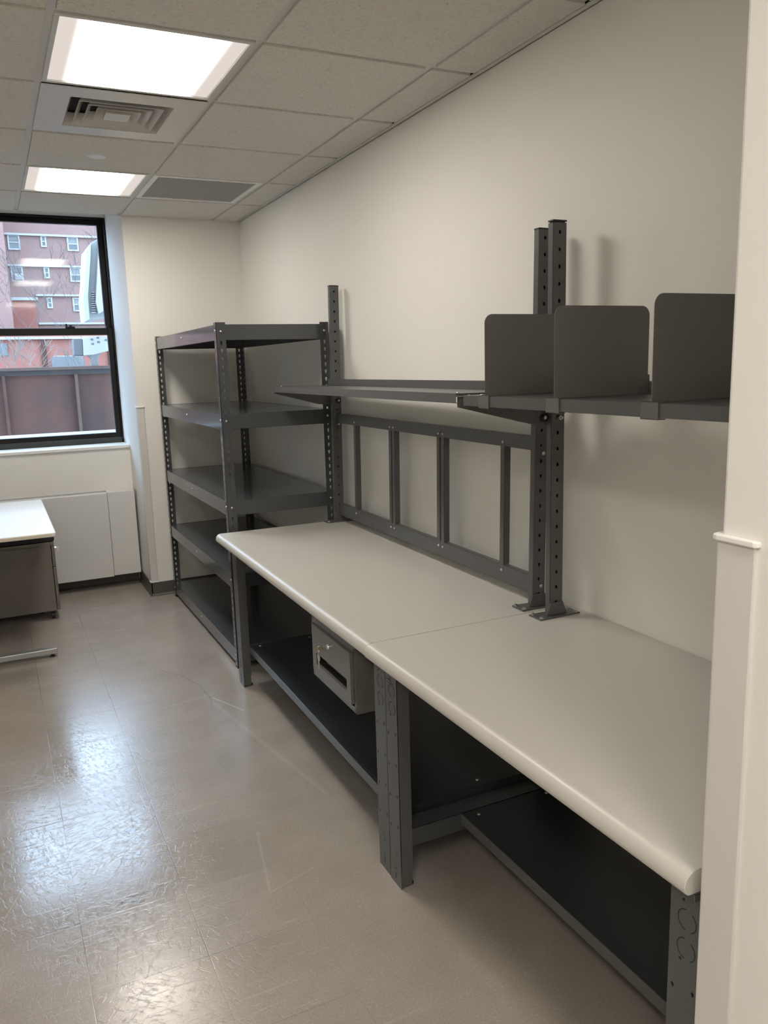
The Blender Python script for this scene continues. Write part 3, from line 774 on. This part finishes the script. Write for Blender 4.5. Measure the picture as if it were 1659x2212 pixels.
def key(name, label, ox, oy, oz):
    k = thing(name, label, 'keys', (ox, oy, oz), ROT)
    # key in the lock
    m = MB(); m.box(ox-0.012, ox-0.0, oy-0.0012, oy+0.0012, oz-0.0035, oz+0.0035)
    m.cyl((ox-0.019, oy-0.0012, oz), (ox-0.019, oy+0.0012, oz), 0.009, n=20)
    m.build('key', M_brass, k, bevel=0.0004)
    # ring: torus
    m = MB(); R_, r_ = 0.011, 0.0013; c = Vector((ox-0.023, oy+0.001, oz-0.013)); n_ = 24
    k0 = 0
    for i in range(n_):
        t = 2*PI*i/n_
        for j in range(6):
            p = 2*PI*j/6
            m.v.append(c + Vector((math.sin(t)*0.35*(R_+r_*math.cos(p)), math.sin(t)*0.93*(R_+r_*math.cos(p)) + r_*math.sin(p)*0.2, math.cos(t)*(R_+r_*math.cos(p)))) + Vector((r_*math.sin(p), 0, 0)))
    for i in range(n_):
        for j in range(6):
            m.f.append((i*6+j, ((i+1) % n_)*6+j, ((i+1) % n_)*6+(j+1) % 6, i*6+(j+1) % 6))
    m.build('key_ring', M_chrome, k, smooth=True)
    # hanging key: round bow, blade with notches
    hy, hz, hx = oy+0.004, oz-0.020, ox-0.023
    pts = []
    for i in range(15):
        t = math.radians(-60 + 300*i/14)
        pts.append((hy + 0.0125*math.cos(t+PI*0), hz - 0.013 + 0.0125*math.sin(t)))
    bl = [(-0.0042,-0.026),(-0.0042,-0.034),(-0.003,-0.036),(-0.0042,-0.040),(-0.0026,-0.043),(-0.0042,-0.048),(-0.001,-0.056),(0.0035,-0.054),(0.0042,-0.045),(0.0042,-0.026)]
    pts = [(hy+0.0125*math.cos(t), hz-0.013+0.0125*math.sin(t)) for t in [math.radians(a) for a in range(-50, 231, 20)]] + [(hy+a, hz+b_) for a, b_ in bl]
    m = MB().prism(pts, 0, hx-0.001, hx+0.001); m.build('key', M_brass, k, bevel=0.0003)
    return k
key('key_ring', 'pair of small metal keys on a ring hanging from the drawer lock', DF-0.009, 2.411, 0.612)

# ================================================================== UPRIGHT RISERS ON THE BENCHES
ZP0, ZPT = ZT, 1.942
def riser_post(parent, x, y, cap, gs=1):
    """48 x 24 mm perforated tube standing at x..x+.048, y..y+.024"""
    s_ = 0.048; d_ = 0.024
    m = MB()
    hs = []
    z = 0.786
    while z < ZPT-0.015: hs.append((z-ZP0, s_/2, [(0.0047,0),(0.0034,0.0045),(0,0.006),(-0.0034,0.0045),(-0.0047,0),(-0.0034,-0.0045),(0,-0.006),(0.0034,-0.0045)])); z += 0.0491
    m.perf((x, y, ZP0), (1,0,0), (0,0,1), s_, ZPT-ZP0, hs, 0.002)
    m.box(x, x+0.002, y+0.0001, y+d_, ZP0, ZPT); m.box(x+s_-0.002, x+s_, y+0.0001, y+d_, ZP0, ZPT); m.box(x+0.002, x+s_-0.002, y+d_-0.002, y+d_, ZP0, ZPT)
    po = m.build('post', M_met, parent)
    m = MB().box(x-0.001, x+s_+0.001, y-0.001, y+d_+0.001, ZPT+(0.003 if cap else -0.002), ZPT+(0.008 if cap else 0.003)); m.box(x+0.003, x+s_-0.003, y+0.003, y+d_-0.003, ZPT-0.02, ZPT+0.004)
    m.build('end_cap', M_black, po, bevel=0.001)
    m = MB().box(x-0.052, x+0.105, y-0.021, y+0.042, ZP0, ZP0+0.005); m.build('base_plate', M_met, po, bevel=0.0012)
    m = MB()
    gp = [(x, ZP0+0.046), (x+s_, ZP0+0.046), (x+s_+0.016, ZP0+0.005), (x-0.016, ZP0+0.005)]
    m.prism(gp, 1, y-0.0045, y-0.0005)
    m.build('gusset', M_met, po, bevel=0.001)
    for bx in (x-0.042, x+0.092):
        for by in (y-0.012, y+0.033):
            m = MB().cyl((bx, by, ZP0+0.005), (bx, by, ZP0+0.0065), 0.008, n=16); m.cyl((bx, by, ZP0+0.0065), (bx, by, ZP0+0.011), 0.0052, n=6)
            m.build('base_bolt', M_zinc, po)
    return po
# far bench: two posts joined by a panel frame
LEAN = 0.015
def lean_thing(name, label, cat):
    px_, py_ = 1.549, PV[1]
    dx_ = px_-PV[0]
    g = thing(name, label, cat, (PV[0]+dx_*math.cos(ROT), PV[1]+dx_*math.sin(ROT), ZT), ROT)
    g.rotation_euler = (0, LEAN, ROT); ORG[g.name] = Vector((px_, py_, ZT))
    return g
g = lean_thing('bench_riser', 'pair of tall square posts joined by an open panel frame on the far workbench', 'bench riser')
riser_post(g, 1.542, 2.089, False); riser_post(g, 1.542, 3.838, False)
m = MB()
ya, yb = 2.113, 3.838
def rail(m, z0, z1):
    m.box(1.566, 1.568, ya, yb, z0, z1); m.box(1.566, 1.590, ya, yb, z1-0.002, z1); m.box(1.566, 1.590, ya, yb, z0, z0+0.002)
m = MB(); rail(m, 1.258, 1.305); m.build('top_rail', M_met, g, bevel=0.0006)
m = MB(); rail(m, 0.776, 0.838); m.build('bottom_rail', M_met, g, bevel=0.0006)
for yc, sd in ((3.612, -1), (3.212, 1), (3.178, -1), (2.768, 1), (2.734, -1), (2.310, -1)):
    m = MB(); L0, L1 = 0.808, 1.283
    hs = [(0.15, 0.0125, oct8(0.003)), (0.325, 0.0125, oct8(0.003))]
    m.perf((1.5655, yc+0.0125, L0), (0,-1,0), (0,0,1), 0.025, L1-L0, hs, 0.002)
    ys_ = yc-0.0125
    m.box(1.5655, 1.590, ys_, ys_+0.002, 0.840, 1.2575)
    m.box(1.588, 1.590, yc-0.0125, yc+0.0125, 0.840, 1.2575)
    st = m.build('stile', M_met, g)
    each([('dome', ((1.5655, yc, zz), (-1,0,0), 0.0052, 0.0035)) for zz in (L0+0.010, L1-0.010)], 'stile_screw', M_zinc, st)
each([('dome', ((1.575, yy, zz), (0,-1,0), 0.0062, 0.003)) for zz in (1.252, 0.811) for yy in (2.088, 3.838)], 'frame_bolt', M_zinc, g)
# near bench posts
g2 = thing('bench_riser', 'tall square perforated post with black cap on the near workbench', 'bench riser', (0.91, 2.0435, ZT))
riser_post(g2, 1.533, 1.974, True)
riser_post(g2, 1.533, 0.870, True)

# ================================================================== OVERHEAD SHELVES
def bracket(parent, xf, xp, y, zt, thick=0.0025, rev=1):
    m = MB()
    pts = [(xf, zt-0.004), (xp+0.046, zt-0.004), (xp+0.046, 1.347), (xp-0.06, 1.356), (xf, zt-0.036)]
    m.prism(pts, 1, y, y+thick)
    m.box(xf, xp-0.001, y, y+rev*0.016, zt-0.006, zt-0.004)
    return m.build('bracket', M_met, parent, bevel=0.0005)
def tray(parent, xf, xb, ya, yb, zt, up):
    m = MB()
    m.box(xf, xb, ya, yb, zt-0.002, zt); m.box(xf, xf+0.002, ya, yb, zt-0.030, zt); m.box(xf, xf+0.014, ya, yb, zt-0.030, zt-0.028)
    m.box(xb-0.002, xb, ya, yb, zt, zt+up)
    m.box(xf, xb, ya, ya+0.002, zt-0.010, zt); m.box(xf, xb, yb-0.002, yb, zt-0.010, zt)
    return m.build('shelf_tray', M_met, parent, bevel=0.0018)
g = lean_thing('overhead_shelf', 'long empty dark grey overhead shelf on the far bench posts', 'shelf')
tray(g, 1.250, 1.540, 2.092, 3.884, 1.451, 0.031)
bracket(g, 1.250, 1.540, 2.0815, 1.451); bracket(g, 1.250, 1.540, 3.887, 1.451)
each([('dome', ((1.275, yy, 1.451), (0,0,1), 0.006, 0.004)) for yy in (2.12, 3.85)], 'shelf_bolt', M_zinc, g)
for yy in (2.0815, 3.836):
    kn = MB().cyl((1.573, yy, 1.372), (1.573, yy-0.0115, 1.372), 0.013, n=20).build('bumper', M_black, g, bevel=0.002)
    MB().dome((1.573, yy-0.0115, 1.372), (0,-1,0), 0.006, 0.004).build('bumper_screw', M_zinc, kn, smooth=True)
g = thing('overhead_shelf', 'near dark grey overhead shelf carrying the upright divider plates', 'shelf', (0.91, 2.0435, 1.35))
tray(g, 1.207, 1.530, 0.85, 1.955, 1.455, 0.031)
bracket(g, 1.214, 1.531, 1.9985, 1.455, rev=-1)
bracket(g, 1.214, 1.531, 0.866, 1.455)
kn = MB().cyl((1.520, 1.9985, 1.372), (1.520, 1.987, 1.372), 0.011, n=20).build('bumper', M_black, g, bevel=0.002)
MB().dome((1.520, 1.987, 1.374), (0,-1,0), 0.006, 0.004).build('bumper_screw', M_zinc, kn, smooth=True)
m = MB().box(1.230, 1.530, 1.955, 1.9985, 1.448, 1.4505)
m.build('mounting_strip', M_met, g)
each([('dome', ((1.240, 1.978, 1.4505), (0,0,1), 0.006, 0.005)), ('dome', ((1.235, 1.90, 1.455), (0,0,1), 0.006, 0.004))], 'shelf_bolt', M_zinc, g)
m = MB().cyl((1.560, 1.972, 1.372), (1.560, 1.964, 1.372), 0.007, n=6); m.cyl((1.560, 1.968, 1.372), (1.560, 1.955, 1.372), 0.0035, n=10); m.build('shelf_bolt', M_zinc, g)

# ---- divider plates
def make_divider(y, label):
    g = thing('shelf_divider', label, 'shelf divider', (1.207, y, 1.457), 0, 'upright divider plates on the near overhead shelf')
    xa, xb, za, zb, r = 1.209, 1.503, 1.4565, 1.672, 0.024
    pts = [(xa, za), (xb, za)]
    for k in range(7): a = PI/2*k/6; pts.append((xb-r+r*math.cos(a), zb-r+r*math.sin(a)))
    for k in range(7): a = PI/2+PI/2*k/6; pts.append((xa+r+r*math.cos(a), zb-r+r*math.sin(a)))
    m = MB().prism(pts, 1, y-0.001, y+0.001); m.build('plate', M_div, g, bevel=0.0005)
    m = MB().box(1.204, 1.50, y-0.001, y+0.024, 1.4555, 1.4572); m.build('foot_flange', M_div, g)
    m = MB()
    m.box(1.2035, 1.206, y-0.024, y+0.025, 1.421, 1.4572); m.box(1.2035, 1.222, y-0.024, y+0.025, 1.4555, 1.4572); m.box(1.2035, 1.225, y-0.024, y+0.025, 1.421, 1.4228)
    m.build('front_clip', M_div, g, bevel=0.0006)
    m = MB().box(1.494, 1.511, y+0.002, y+0.022, 1.4575, 1.492); m.box(1.500, 1.516, y+0.006, y+0.018, 1.4575, 1.503)
    cl = m.build('rear_clip', M_div, g, bevel=0.0008)
    MB().dome((1.494, y+0.012, 1.480), (-1,0,0), 0.004, 0.004).build('clip_screw', M_zinc, cl, smooth=True)
    return g
d0 = make_divider(1.847, 'upright grey divider plate standing in front of the post, farthest left of the plates')
dup(d0, (1.207, 1.549, 1.457), 'upright grey divider plate in the middle, between the other two')
dup(d0, (1.207, 1.233, 1.457), 'upright grey divider plate partly hidden by the near wall corner, nearest plate')

# ================================================================== DESK AND PEDESTAL (left)
g = thing('desk', 'white laminate desk with a silver T foot under the window at the left edge', 'desk', (-0.45, 5.06, 0))
x0, x1, y0, y1 = -1.15, 0.240, 4.428, 5.70
r = 0.03
def rrect(x0, x1, y0, y1, r, n=5):
    pts = []
    for cx, cy, a0 in ((x1-r,y1-r,0),(x0+r,y1-r,PI/2),(x0+r,y0+r,PI),(x1-r,y0+r,1.5*PI)):
        for k in range(n+1): a = a0+PI/2*k/n; pts.append((cx+r*math.cos(a), cy+r*math.sin(a)))
    return pts
m = MB().prism(rrect(x0, x1, y0, y1, 0.02), 2, 0.712, 0.735); m.build('desktop', M_desk, g, bevel=0.006)
m = MB().box(x0+0.02, x1-0.022, y0-0.0012, y0+0.001, 0.7155, 0.7305); m.build('edge_band', M_deskedge, g)
for yy in (4.64, 5.56):
    m = MB().box(-0.72, 0.194, yy-0.022, yy+0.022, 0.018, 0.050); f = m.build('t_foot', M_steel, g, bevel=0.004)
    for xx in (0.165, -0.69):
        m = MB().cyl((xx, yy, 0), (xx, yy, 0.008), 0.014, 0.012, 16); m.cyl((xx, yy, 0.008), (xx, yy, 0.02), 0.004, n=8); m.build('glide', M_black, f)
    m = MB().box(-0.31, -0.22, yy-0.018, yy+0.018, 0.05, 0.69); m.build('leg', M_steel, g, bevel=0.003)
    m = MB().box(-0.72, 0.04, yy-0.02, yy+0.02, 0.69, 0.712); m.build('top_bracket', M_steel, g, bevel=0.002)
g = thing('mobile_pedestal', 'bronze grey drawer pedestal with a black cushion top standing under the white desk', 'cabinet', (0.0, 5.53, 0))
px0, px1, py0, py1 = -0.30, 0.270, 5.352, 5.712
m = MB().box(px0, px1-0.022, py0, py1, 0.060, 0.490); m.box(px1-0.022, px1-0.001, py0, py1, 0.482, 0.508); m.box(px0, px1-0.022, py0, py1, 0.482, 0.508)
m.build('body', M_ped, g, bevel=0.003)
for k, (za, zb) in enumerate(((0.064, 0.345), (0.349, 0.480))):
    m = MB().box(px1-0.019, px1, py0+0.001, py1-0.001, za, zb); d = m.build('drawer', M_ped, g, bevel=0.003)
    m = MB().box(px1+0.0005, px1+0.006, py0+0.10, py1-0.10, zb-0.03, zb-0.018); m.build('pull', M_steel, d, bevel=0.001)
m = MB().box(px0+0.002, px1+0.004, py0-0.004, py1, 0.509, 0.560); m.build('cushion', M_cush, g, bevel=0.012)
for xx in (px0+0.06, px1-0.045):
    for yy in (py0+0.05, py1-0.05):
        m = MB().cyl((xx-0.01, yy, 0.024), (xx+0.01, yy, 0.024), 0.024, n=18); m.box(xx-0.014, xx+0.014, yy-0.014, yy+0.014, 0.04, 0.06); m.build('caster', M_black, g)
m = MB().cyl((px1+0.001, py0+0.03, 0.462), (px1+0.012, py0+0.03, 0.462), 0.007, n=14); m.box(px1+0.010, px1+0.030, py0+0.029, py0+0.031, 0.440, 0.466)
m.build('lock', M_chrome, g, bevel=0.0005)

# ================================================================== OUTSIDE
GZ = -9.0
struct(MB().box(-90, 120, WY+1.2, 160, GZ-0.2, GZ).build('ground_street', M_ground))
m = MB().box(-0.6, 1.6, WY+0.13, WY+0.60, 0.96, 1.084)
struct(m.build('trim_4', M_stone, bevel=0.004))
# rust-brown steel parapet
PYf = 8.0
g = thing('parapet', 'rust brown ribbed steel parapet wall outside below the window', 'parapet', (0.5, PYf, -1.0))
MB().box(-6, 7, PYf, PYf+0.012, -1.0, 1.545).build('steel_panel', M_rust, g)
M_cop = mat('weathered_brown_coping', (0.13,0.078,0.06), 0.6, var=(8,0.25))
m = MB().box(-6, 7, PYf-0.06, PYf+0.10, 1.585, 1.612); m.build('coping', M_cop, g, bevel=0.003)
m = MB().box(-6, 7, PYf-0.03, PYf, 1.54, 1.585); m.build('edge_angle', mat('grey_steel', (0.05,0.046,0.045), 0.5, var=(12,0.4)), g)
k = 0
xr = -5.35
while xr < 6.6:
    m = MB().box(xr-0.013, xr+0.013, PYf-0.05, PYf, -1.0, 1.54); m.build('rib', M_cop if abs(xr-0.738) < 0.05 else M_rust, g)
    xr += 0.609
# white louvred plant unit and box on a post, close outside
DYv = 7.45
g = thing('rooftop_unit', 'tall white angular louvred unit outside at the right edge of the window', 'equipment', (0.98, DYv, 1.95))
MB().prism([(0.914,2.634),(0.98,2.675),(1.28,2.72),(1.30,2.06),(0.993,2.025),(0.845,1.997),(0.851,2.198),(0.894,2.475)], 1, DYv+0.02, DYv+0.40).build('casing', M_devg, g, bevel=0.006)
MB().prism([(0.871,2.584),(0.914,2.634),(0.894,2.475),(0.851,2.198),(0.845,2.002),(0.811,1.983),(0.809,2.17),(0.834,2.308)], 1, DYv-0.02, DYv+0.38).build('edge_fin', M_dev, g, bevel=0.003)
MB().prism([(0.98,2.675),(1.10,2.69),(1.12,2.12),(0.964,2.07),(0.921,2.047),(0.907,2.143),(0.918,2.226),(0.946,2.421)], 1, DYv-0.06, DYv+0.02).build('front_fin', M_dev, g, bevel=0.003)
for k in range(10):
    zz = 2.058+k*0.0185; MB().box(0.866+0.002*k, 0.906, DYv+0.004, DYv+0.022, zz, zz+0.008).build('louvre', M_dev, g)
MB().box(1.16, 1.22, DYv+0.15, DYv+0.21, GZ, 2.07).build('support', M_devg, g)
g = thing('sensor_box', 'pale box with vent slots on a short grey post outside, seen through the lower pane', 'equipment', (0.92, 8.0, 1.612))
MB().prism([(0.834,1.862),(0.863,1.877),(1.12,1.889),(1.12,1.765),(0.917,1.713),(0.826,1.708)], 1, 8.0, 8.22).build('housing', M_dev, g, bevel=0.005)
MB().prism([(0.753,1.862),(0.833,1.860),(0.825,1.710),(0.749,1.713)], 1, 8.01, 8.20).build('side_grille', M_devd, g, bevel=0.004)
for (a, b_) in ((0.913,1.852),(0.916,1.812),(0.965,1.868),(0.968,1.828),(1.035,1.845)):
    MB().prism([(a-0.014,b_),(a+0.002,b_+0.012),(a+0.002,b_-0.010)], 1, 7.997, 8.002).build('vent_slot', M_devd, g)
    MB().box(a+0.007, a+0.012, 7.997, 8.002, b_-0.009, b_+0.010).build('vent_slot', M_devd, g)
MB().prism([(0.885,1.612),(0.955,1.612),(0.952,1.682),(0.985,1.730),(0.865,1.712),(0.893,1.681)], 1, 8.02, 8.09).build('post', M_devg, g, bevel=0.003)

# ---- apartment building
BYD = 75.0
S = BYD/30.0
def bz(z): return CAM_H + (z-CAM_H)*S
def bx(x): return x*S
g = thing('apartment_building', 'red brick apartment building across the street, filling the view through the window', 'building', (10, BYD, GZ))
MB().box(-60, 60, BYD, BYD+14, GZ, bz(9.4)).build('brick_wall', M_brick, g)
MB().box(-60, bx(0.93), BYD-5, BYD, GZ, bz(9.4)).build('brick_wing', M_brick, g)
MB().box(bx(0.90), bx(1.74), BYD-0.5, BYD, GZ, bz(3.98)).build('red_bay', M_brick2, g)
MB().box(bx(0.86), bx(1.80), BYD-0.7, BYD, bz(3.98), bz(4.08)).build('bay_coping', M_stone, g)
FZ = [6.14+1.0, 6.14, 5.15, 4.20, 3.27, 6.14+2.0]
for z in FZ:
    MB().box(bx(1.0 if z > 4.5 else 1.76), 60, BYD-0.25, BYD, bz(z-0.065), bz(z)).build('concrete_band', M_stone, g)
def win(xa, xb, za, zb, ac=False, shade=0.5):
    m = MB(); t = 0.12; y = BYD-0.12
    m.box(xa, xa+t, y, BYD, za, zb); m.box(xb-t, xb, y, BYD, za, zb); m.box(xa+t, xb-t, y, BYD, za, za+t); m.box(xa+t, xb-t, y, BYD, zb-t*0.8, zb); m.box(xa+t, xb-t, y, BYD, (za+zb)/2-0.04, (za+zb)/2+0.04)
    w_ = m.build('window', M_winwhite, g)
    MB().box(xa+t, xb-t, BYD-0.04, BYD-0.01, za+t, zb-t*0.8).build('pane', M_pane, w_)
    if shade: MB().box(xa+t, xb-t, BYD-0.06, BYD-0.045, zb-(zb-za)*shade, zb-t*0.8).build('shade', M_shade, w_)
    if ac: MB().box(xa+0.25, xb-0.15, BYD-0.5, BYD-0.05, za+t, za+0.62).build('air_conditioner', M_winwhite, w_)
random.seed(9)
for r_, z in enumerate([6.09, 5.08, 4.10]):
    for rep in (0, 1, 2, 3):
        ox = rep*5.2
        if not (z < 4.5 and rep == 0): win(bx(1.08+ox), bx(1.45+ox), bz(z-0.48), bz(z), ac=(r_ == 1 and rep == 0), shade=random.choice((0.5,0.35,0.55)))
        win(bx(2.09+ox), bx(2.27+ox), bz(z-0.36), bz(z), shade=0)
        win(bx(2.91+ox), bx(3.27+ox), bz(z-0.46), bz(z), shade=random.choice((0.45,0.3,0.6)))
for rep in (-1,):
    for z in (6.09, 5.08, 4.1):
        xa = bx(0.1+rep*1.6); y_ = BYD-5
        m = MB().box(xa, xa+0.9, y_-0.1, y_, bz(z-0.46), bz(z)); m.build('window', M_winwhite, g)
# ---- low red brick store block in front of it
g = thing('brick_annex', 'low bright red brick annex with dark openings just above the parapet', 'building', (4, 60, GZ))
S2 = 60/30.0
def cz(z): return CAM_H + (z-CAM_H)*S2
MB().box(-45, 45, 60, 66, GZ, cz(2.95)).build('brick_wall', M_brick2, g)
MB().box(-45, 45, 59.7, 60, cz(2.72), cz(2.80)).build('ledge', M_stone, g)
for xa, xb in ((1.75, 1.92), (3.9, 4.05)): MB().box(xa*S2, xb*S2, 59.8, 60, GZ, cz(2.74)).build('pilaster', mat('dark_red_brick', (0.09,0.03,0.02), 0.9), g)
for xa in (0.3, 3.2, 5.2): MB().box(xa*S2, (xa+0.42)*S2, 59.85, 60, cz(2.2), cz(2.6)).build('window', M_pane, g)
g = thing('van', 'dark van roof just above the parapet coping, seen through twigs', 'vehicle', (4.6, 40, GZ))
S3 = 40/30.0
def ez(z): return CAM_H + (z-CAM_H)*S3
zt = ez(2.16)
MB().prism([(2.05*S3, GZ+0.5), (2.05*S3, ez(1.98)), (2.12*S3, zt), (3.0*S3, zt), (3.12*S3, ez(1.98)), (3.25*S3, GZ+0.5)], 1, 40, 42).build('body', M_car, g, bevel=0.05)
each([('cyl', ((xx, 39.95, GZ+0.4), (xx, 40.2, GZ+0.4), 0.4)) for xx in (2.35*S3, 3.0*S3)], 'wheel', M_black, g)

# ---- bare trees
def make_tree(name, label, base, height, seed, lean, col=M_bark, spread=0.5, depth=6, r0=0.10):
    rnd = random.Random(seed)
    m = MB()
    def grow(p, d, L, r, lv):
        n = 3
        for i in range(n):
            d = (d + Vector((rnd.uniform(-1,1), rnd.uniform(-0.6,0.6), rnd.uniform(-0.4,0.7)))*0.16).normalized()
            q = p + d*L/n
            m.cyl(p, q, r, r*0.86, 5, caps=False); p = q; r *= 0.86
        if lv == 0: return
        for k in range(rnd.choice((2, 3, 3))):
            a = Vector((rnd.uniform(-1,1), rnd.uniform(-0.8,0.8), rnd.uniform(-0.25,0.9)))
            grow(p, (d + a*spread*1.5).normalized(), L*rnd.uniform(0.62,0.82), max(r*0.68, 0.0045), lv-1)
    grow(Vector(base), Vector(lean).normalized(), height, r0, depth)
    return tag(m.build(name, col, smooth=True), label, 'tree', 'bare trees behind the parapet')
make_tree('bare_tree', 'leafless tree fanning up and left from behind the sensor box outside', (3.5, 21, -2.4), 2.3, 5, (-0.34,0,1), depth=6, r0=0.042)
make_tree('bare_tree', 'leafless pale shrubby tree low at the left side of the window view', (1.0, 19, -1.2), 1.1, 11, (0.05,0,1), depth=6, r0=0.030, col=mat('pale_twig', (0.22,0.20,0.17), 0.8))
make_tree('bare_tree', 'leafless pale shrubby tree between the sensor box and the left tree', (1.5, 15.5, -0.8), 0.85, 23, (0.05,0,1), depth=6, r0=0.024, col=mat('pale_twig_2', (0.20,0.18,0.155), 0.8))

# ================================================================== LIGHT, WORLD, CAMERA
w = bpy.data.worlds.new('overcast'); bpy.context.scene.world = w; w.use_nodes = True
bgn = w.node_tree.nodes['Background']; bgn.inputs['Color'].default_value = (0.55,0.73,1.0,1); bgn.inputs['Strength'].default_value = 9.0

# outdoor surfaces: base colours darkened to offset the sky raised for the floor glare
for m_ in bpy.data.materials:
    if m_.name.split('.')[0] in ('salmon_brick','red_brick','rust_brown_steel','weathered_brown_coping','grey_steel','dark_red_brick','white_stone','white_window_trim','dark_window_pane','roller_shade','white_fibreglass','grey_fibreglass','grey_mesh','pale_bark','pale_twig','pale_twig_2','asphalt','dark_car_paint'):
        for n_ in m_.node_tree.nodes:
            ins = [n_.inputs[6], n_.inputs[7]] if n_.type == 'MIX' else [n_.inputs['Color1'], n_.inputs['Color2'], n_.inputs['Mortar']] if n_.type == 'TEX_BRICK' else [n_.inputs['Base Color']] if n_.type == 'BSDF_PRINCIPLED' else []
            for i_ in ins:
                c_ = i_.default_value; i_.default_value = (c_[0]*OUTK, c_[1]*OUTK, c_[2]*OUTK, 1)
cam_d = bpy.data.cameras.new('camera'); cam = bpy.data.objects.new('camera', cam_d); C.objects.link(cam)
yaw, pitch, roll, fpx = 0.4509, 0.1826, -0.0293, 1725.36
fw = Vector((math.sin(yaw)*math.cos(pitch), math.cos(yaw)*math.cos(pitch), -math.sin(pitch)))
rt = Vector((math.cos(yaw), -math.sin(yaw), 0)); upv = rt.cross(fw)
r2 = rt*math.cos(roll) + upv*math.sin(roll); u2 = -rt*math.sin(roll) + upv*math.cos(roll)
cam.matrix_world = Matrix(((r2.x,u2.x,-fw.x,0),(r2.y,u2.y,-fw.y,0),(r2.z,u2.z,-fw.z,CAM_H),(0,0,0,1)))
cam_d.sensor_fit = 'VERTICAL'; cam_d.sensor_height = 36.0; cam_d.lens = fpx/2212*36.0
cam_d.clip_start = 0.02; cam_d.clip_end = 500
sc = bpy.context.scene; sc.camera = cam
vs = sc.view_settings; vs.view_transform = 'Standard'; vs.look = 'None'; vs.gamma = 1.0; vs.use_curve_mapping = False
vs.exposure = 0.25
sc.cycles.max_bounces = 10; sc.cycles.diffuse_bounces = 6; sc.cycles.transparent_max_bounces = 12
sc.cycles.sample_clamp_indirect = 8.0
